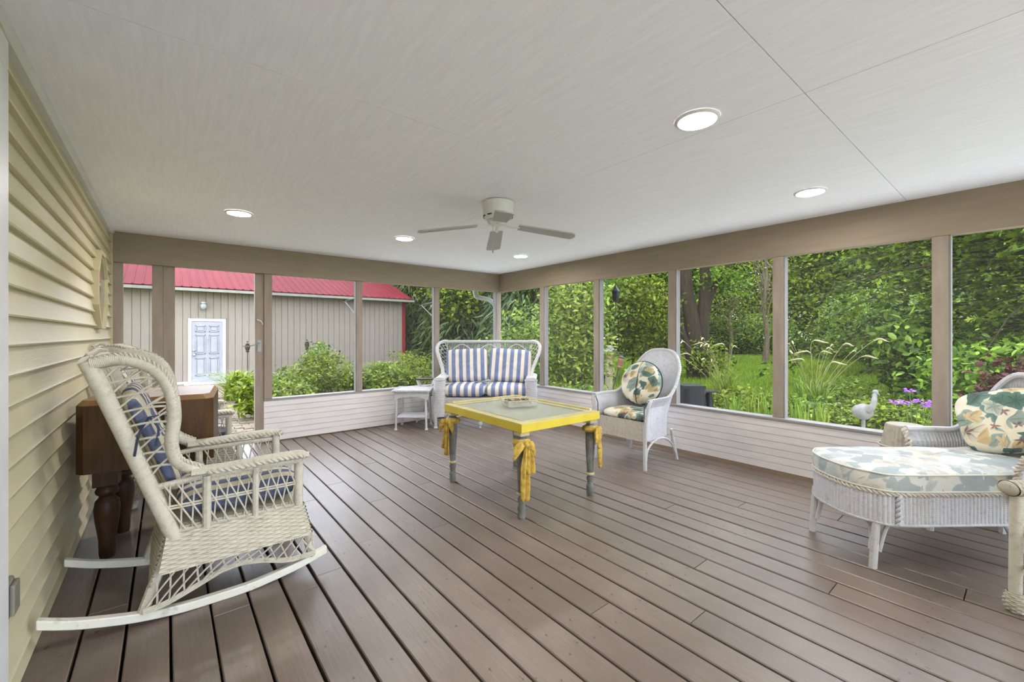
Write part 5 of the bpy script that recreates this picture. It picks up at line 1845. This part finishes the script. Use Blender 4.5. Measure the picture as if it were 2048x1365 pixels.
# right border
for i, (px, dp, n_, h_, lb) in enumerate(((1465, 6.3, 60, .80, 'upright iris leaves behind the knee wall beside the grill'), (1505, 6.2, 70, .82, 'upright iris leaves midway between grill and fifth post'), (1540, 6.1, 50, .78, 'upright iris leaves at the foot of the fifth post'), (1598, 5.9, 60, .78, 'upright iris leaves right of the fifth post'), (1640, 6.0, 50, .70, 'short iris leaves below the dry grass plumes'))):
    blade_plant('iris_clump', lb, sight(px, dp), n_, h_, .30, .030, 100 + i, .22)
for i, (px, dp, lb) in enumerate(((1450, 9.5, 'tall ornamental grass with buff plumes right of the twin trunks'), (1625, 8.2, 'tall ornamental grass with buff plumes right of the fifth post'))):
    g = thing('plume_grass', lb, 'ornamental grass', (*sight(px, dp), GZ))
    V, F, T = blades(200, 1.05, .6, .016, 110 + i, .6)
    me = bpy.data.meshes.new('leaves')
    me.from_pydata(V, [], F)
    me.attributes.new('tint', 'FLOAT', 'POINT').data.foreach_set('value', np.array(T, dtype=np.float32))
    me.materials.append(M['L_blade'])
    obj('leaves', me, None, g)
    for k in range(15 if i else 13):
        rr = random.Random(200 + i * 30 + k)
        dx_ = rr.uniform(-.75, .75) - (.25 if i == 0 else 0)
        if i and k < 2:
            dx_ = 1.15 + .2 * k
        h_ = rr.uniform(1.0, 1.5)
        e = sx(dx_, h_, rr.uniform(-.3, .3))
        e2 = sx(dx_ + math.copysign(.13, dx_), h_ - .02, 0)
        P_ = smooth([(0, 0, .1), tuple(q * .45 if j < 2 else q * .62 for j, q in enumerate(e)), e, e2], 4)
        stl = obj('stalk', MB().tube(P_, .0042, 5), M['straw'], g)
        obj('plume', MB().tube(P_[-5:], [.005, .013, .018, .014, .004], 6), M['plume'], stl)
for i, (px, dp, rx, rz, lf, lb) in enumerate(((1440, 7.6, .45, .40, 'L_yellow', 'yellow green plants right beside the black grill'), (1495, 7.8, .60, .42, 'L_yellow', 'yellow green ground cover behind the iris leaves'), (1590, 7.4, .42, .40, 'L_blade', 'green plants behind the iris right of the fifth post'), (1670, 6.6, .45, .36, 'L_shrub', 'pale leafy plants left of the bird statue'),
                                              (1775, 6.3, .60, .40, 'L_yellow', 'bright fern like plants right of the bird statue'), (1835, 6.0, .50, .42, 'L_oak', 'green plants under the purple flowers'), (1925, 5.6, .45, .45, 'L_yellow', 'bright green fern at the last post'), (1700, 8.4, .7, .45, 'L_blade', 'green ground cover behind the bird statue'), (1150, 6.9, .5, .35, 'L_shrub', 'low green plants below the tall shrub'), (1050, 8.3, .4, .55, 'L_oak', 'low green plants behind the loveseat arm'))):
    tree('garden_plant', lb, sight(px, dp), 1, (rx, rx * .8, rz * (.62 if px > 1400 else 1)), rz * (.62 if px > 1400 else 1) + .04, lf, .085, LEAF_OVAL, 64, 24, 130 + i, .012, 'stem', .10, .35, None, 'plant', 4)
ph = thing('purple_phlox', 'purple phlox in bloom left of the last right post', 'flowers', (*sight(1830, 5.4), GZ))
for k, (px, py) in enumerate(((1819, 783), (1791, 805), (1811, 806), (1834, 804), (1850, 812), (1862, 809), (1868, 806))):
    ox, oy = sight(px, 5.4)
    bx, by = sight(1830, 5.4)
    z = 1.2 - (py - HORIZON) * 5.4 / F_PX - GZ
    d = (ox - bx, oy - by)
    stl = obj('stem', MB().tube([(d[0] * .3, d[1] * .3, 0), (d[0] * .7, d[1] * .7, z * .6), (d[0], d[1], z)], .005, 5), M['stem'], ph)
    mb = MB()
    rr = random.Random(k)
    for q in range(16):
        u_, v_ = rr.uniform(-.055, .055), rr.uniform(-.05, .05)
        mb.ball((d[0] + u_, d[1] + v_, z + rr.uniform(-.02, .03)), .016, 6, 4, (1, 1, .5))
    obj('bloom', mb, M['phlox'], stl)
# lawn blades (nobody could count them)
rg = np.random.default_rng(9)
N = 90000
dp = 9 + 24 * rg.uniform(0, 1, N) ** 1.2
px = rg.uniform(1190, 2000, N)
u = (px - 1024) / F_PX
P = np.stack([dp * (s_ + u * c_), dp * (c_ - u * s_), np.full(N, GZ - .01)], 1)
dirs = np.stack([rg.normal(size=N) * .3, rg.normal(size=N) * .3, np.full(N, 2.2)], 1)
o = obj('lawn_grass', leaf_mesh('lawn_grass', P, .16, (np.array([[0, .07, 0], [1, 0, 0], [0, -.07, 0]]), [(0, 1, 2)]), M['L_lawn'], .2, -.1, 12, None, dirs))
tag(o, 'short green lawn grass beyond the right screens', 'grass', None, 'stuff')

# ================================================================ GARDEN THINGS
def torch(label, px, dp, ztop, lean=(0, 0), mat='dark_metal'):
    x_, y_ = sight(px, dp)
    t = thing('garden_torch', label, 'torch', (x_, y_, GZ), 0, 'garden torches')
    h_ = ztop - GZ
    top = Vector((lean[0], lean[1], h_))
    obj('pole', MB().tube([(0, 0, 0), top * .86], .011, 6), M['dark_metal'], t)
    d = top.normalized()
    Mx = d.to_track_quat('Z', 'Y').to_matrix().to_4x4()
    mb = MB().lathe([(.015, -.16), (.05, -.13), (.035, -.11), (.055, -.06), (.06, .02), (.035, .05)], 12)
    mb.xform(Matrix.Translation(top * .97) @ Mx)
    obj('oil_cup', mb, M[mat], t)
    mb = MB().lathe([(.035, .05), (.065, .065), (.02, .10), (.02, .13)], 12)
    mb.xform(Matrix.Translation(top * .97) @ Mx)
    obj('snuffer_cap', mb, M['dark_metal'], t)


torch('slim garden torch just left of the door jamb', 495, 11.0, .94, (0, 0), 'bark')
torch('slim garden torch before the garage between jamb and bracket post', 614, 11.6, .98, (0, 0), 'bark')
lx_, ly_, _ = sx(.30, 0)
torch('copper garden torch leaning beside the birdhouse post', 1212, 8.4, .72, (lx_, ly_), 'copper')
bh = thing('birdhouse_post', 'birdhouse with white roof on a pale wooden post', 'birdhouse', (*sight(1218, 10.5), GZ), -YAW)
obj('post', MB().box(-.075, .075, -.075, .075, 0, 1.02), M['postwood'], bh, flat=True)
obj('box', MB().box(-.11, .11, -.11, .11, 1.02, 1.18), M['copper'], bh, flat=True)
obj('roof', MB().prism([(-.15, 1.18), (.15, 1.18), (.02, 1.34), (-.02, 1.34)], 'y', -.15, .15), M['pvc'], bh, flat=True)
obj('wreath', MB().tube([(.09 * math.cos(2 * PI * q / 18), -.085, .74 + .11 * math.sin(2 * PI * q / 18)) for q in range(18)], .02, 6, closed=True), M['plume'], bh)
obj('hook', MB().tube(smooth([(-.07, 0, .86), (-.20, 0, .85), (-.22, 0, .92), (-.16, 0, .94)], 4), .012, 6), M['pvc'], bh)
fd = thing('bird_feeder', 'black hanging bird feeder outside the right screens', 'bird feeder', (*sight(1231, 5.5), 1.64))
obj('seed_tube', MB().lathe([(.012, -.02), (.035, .0), (.045, .05), (.045, .10), (.05, .105), (.05, .12)], 14), M['black'], fd)
obj('feeder_roof', MB().lathe([(.055, .12), (.04, .15), (.01, .19)], 14), M['dark_metal'], fd)
obj('hanger', MB().tube([(0, 0, .18), (.004, 0, .30), (0, 0, .60)], .004, 5), M['black'], fd)
obj('perch', MB().tube([(-.09, 0, .13), (.11, 0, .13)], .004, 5), M['black'], fd)
obj('tail_rod', MB().tube([(0, 0, -.01), (0, 0, -.27)], .005, 5), M['black'], fd)
bd = thing('bird_statue', 'white long necked bird statue standing outside the knee wall', 'statue', (*sight(1727, 5.9), GZ))
mb = MB().ball((0, 0, .53), .112, 18, 12, (1.0, 1.0, 1.0))
obj('body', mb, M['statue'], bd)
obj('wing', MB().ball(sx(-.055, .53, .03), .085, 12, 8, (.8, .8, 1.05)), M['statue'], bd)
obj('wing', MB().ball(sx(.055, .53, .03), .085, 12, 8, (.8, .8, 1.05)), M['statue'], bd)
obj('neck', MB().tube(smooth([sx(-.01, .55, -.09), sx(.02, .64, -.13), sx(.06, .74, -.11), sx(.085, .80, -.09)], 4), [.045] * 4 + [.034] * 4 + [.026] * 5, 10), M['statue'], bd)
hd = obj('head', MB().ball(sx(.088, .815, -.09), .034, 12, 8, (1, 1, .95)), M['statue'], bd)
obj('beak', MB().tube([sx(.088, .81, -.11), sx(.10, .77, -.15)], [.014, .003], 6), M['statue'], hd)
obj('leg', MB().tube([(0, 0, 0), (0, 0, .45)], .022, 8), M['statue'], bd)
gr = thing('covered_grill', 'grill under a black cover with side shelf behind the armchair', 'grill', (*sight(1388, 6.4), GZ), -YAW)


def drape(u, v):
    t = 2 * PI * u
    k = 1 + .035 * math.sin(11 * t + 3 * v) * (1 - v)
    wx = (.24 - .07 * v) * k
    wy_ = (.24 - .05 * v) * k
    return (-.06 + wx * math.copysign(abs(math.cos(t)) ** .5, math.cos(t)), wy_ * math.copysign(abs(math.sin(t)) ** .5, math.sin(t)), .82 * v)


obj('cover', MB().grid(drape, 66, 12, cu=True).box(-.22, .10, -.18, .18, .80, .845), M['tarp'], gr)
obj('side_shelf', MB().box(.09, .30, -.16, .16, .745, .765), M['tarp'], gr, flat=True)
obj('shelf_edge', MB().box(.06, .10, -.17, .17, .72, .80), M['dark_metal'], gr, flat=True)


def drape2(u, v):
    t = 2 * PI * u
    k = 1 + .05 * math.sin(9 * t) * (1 - v)
    return (.20 + (.15 - .10 * v) * k * math.cos(t), (.18 - .08 * v) * k * math.sin(t), .74 * v)


obj('shelf_cover', MB().grid(drape2, 40, 8, cu=True), M['tarp'], gr)
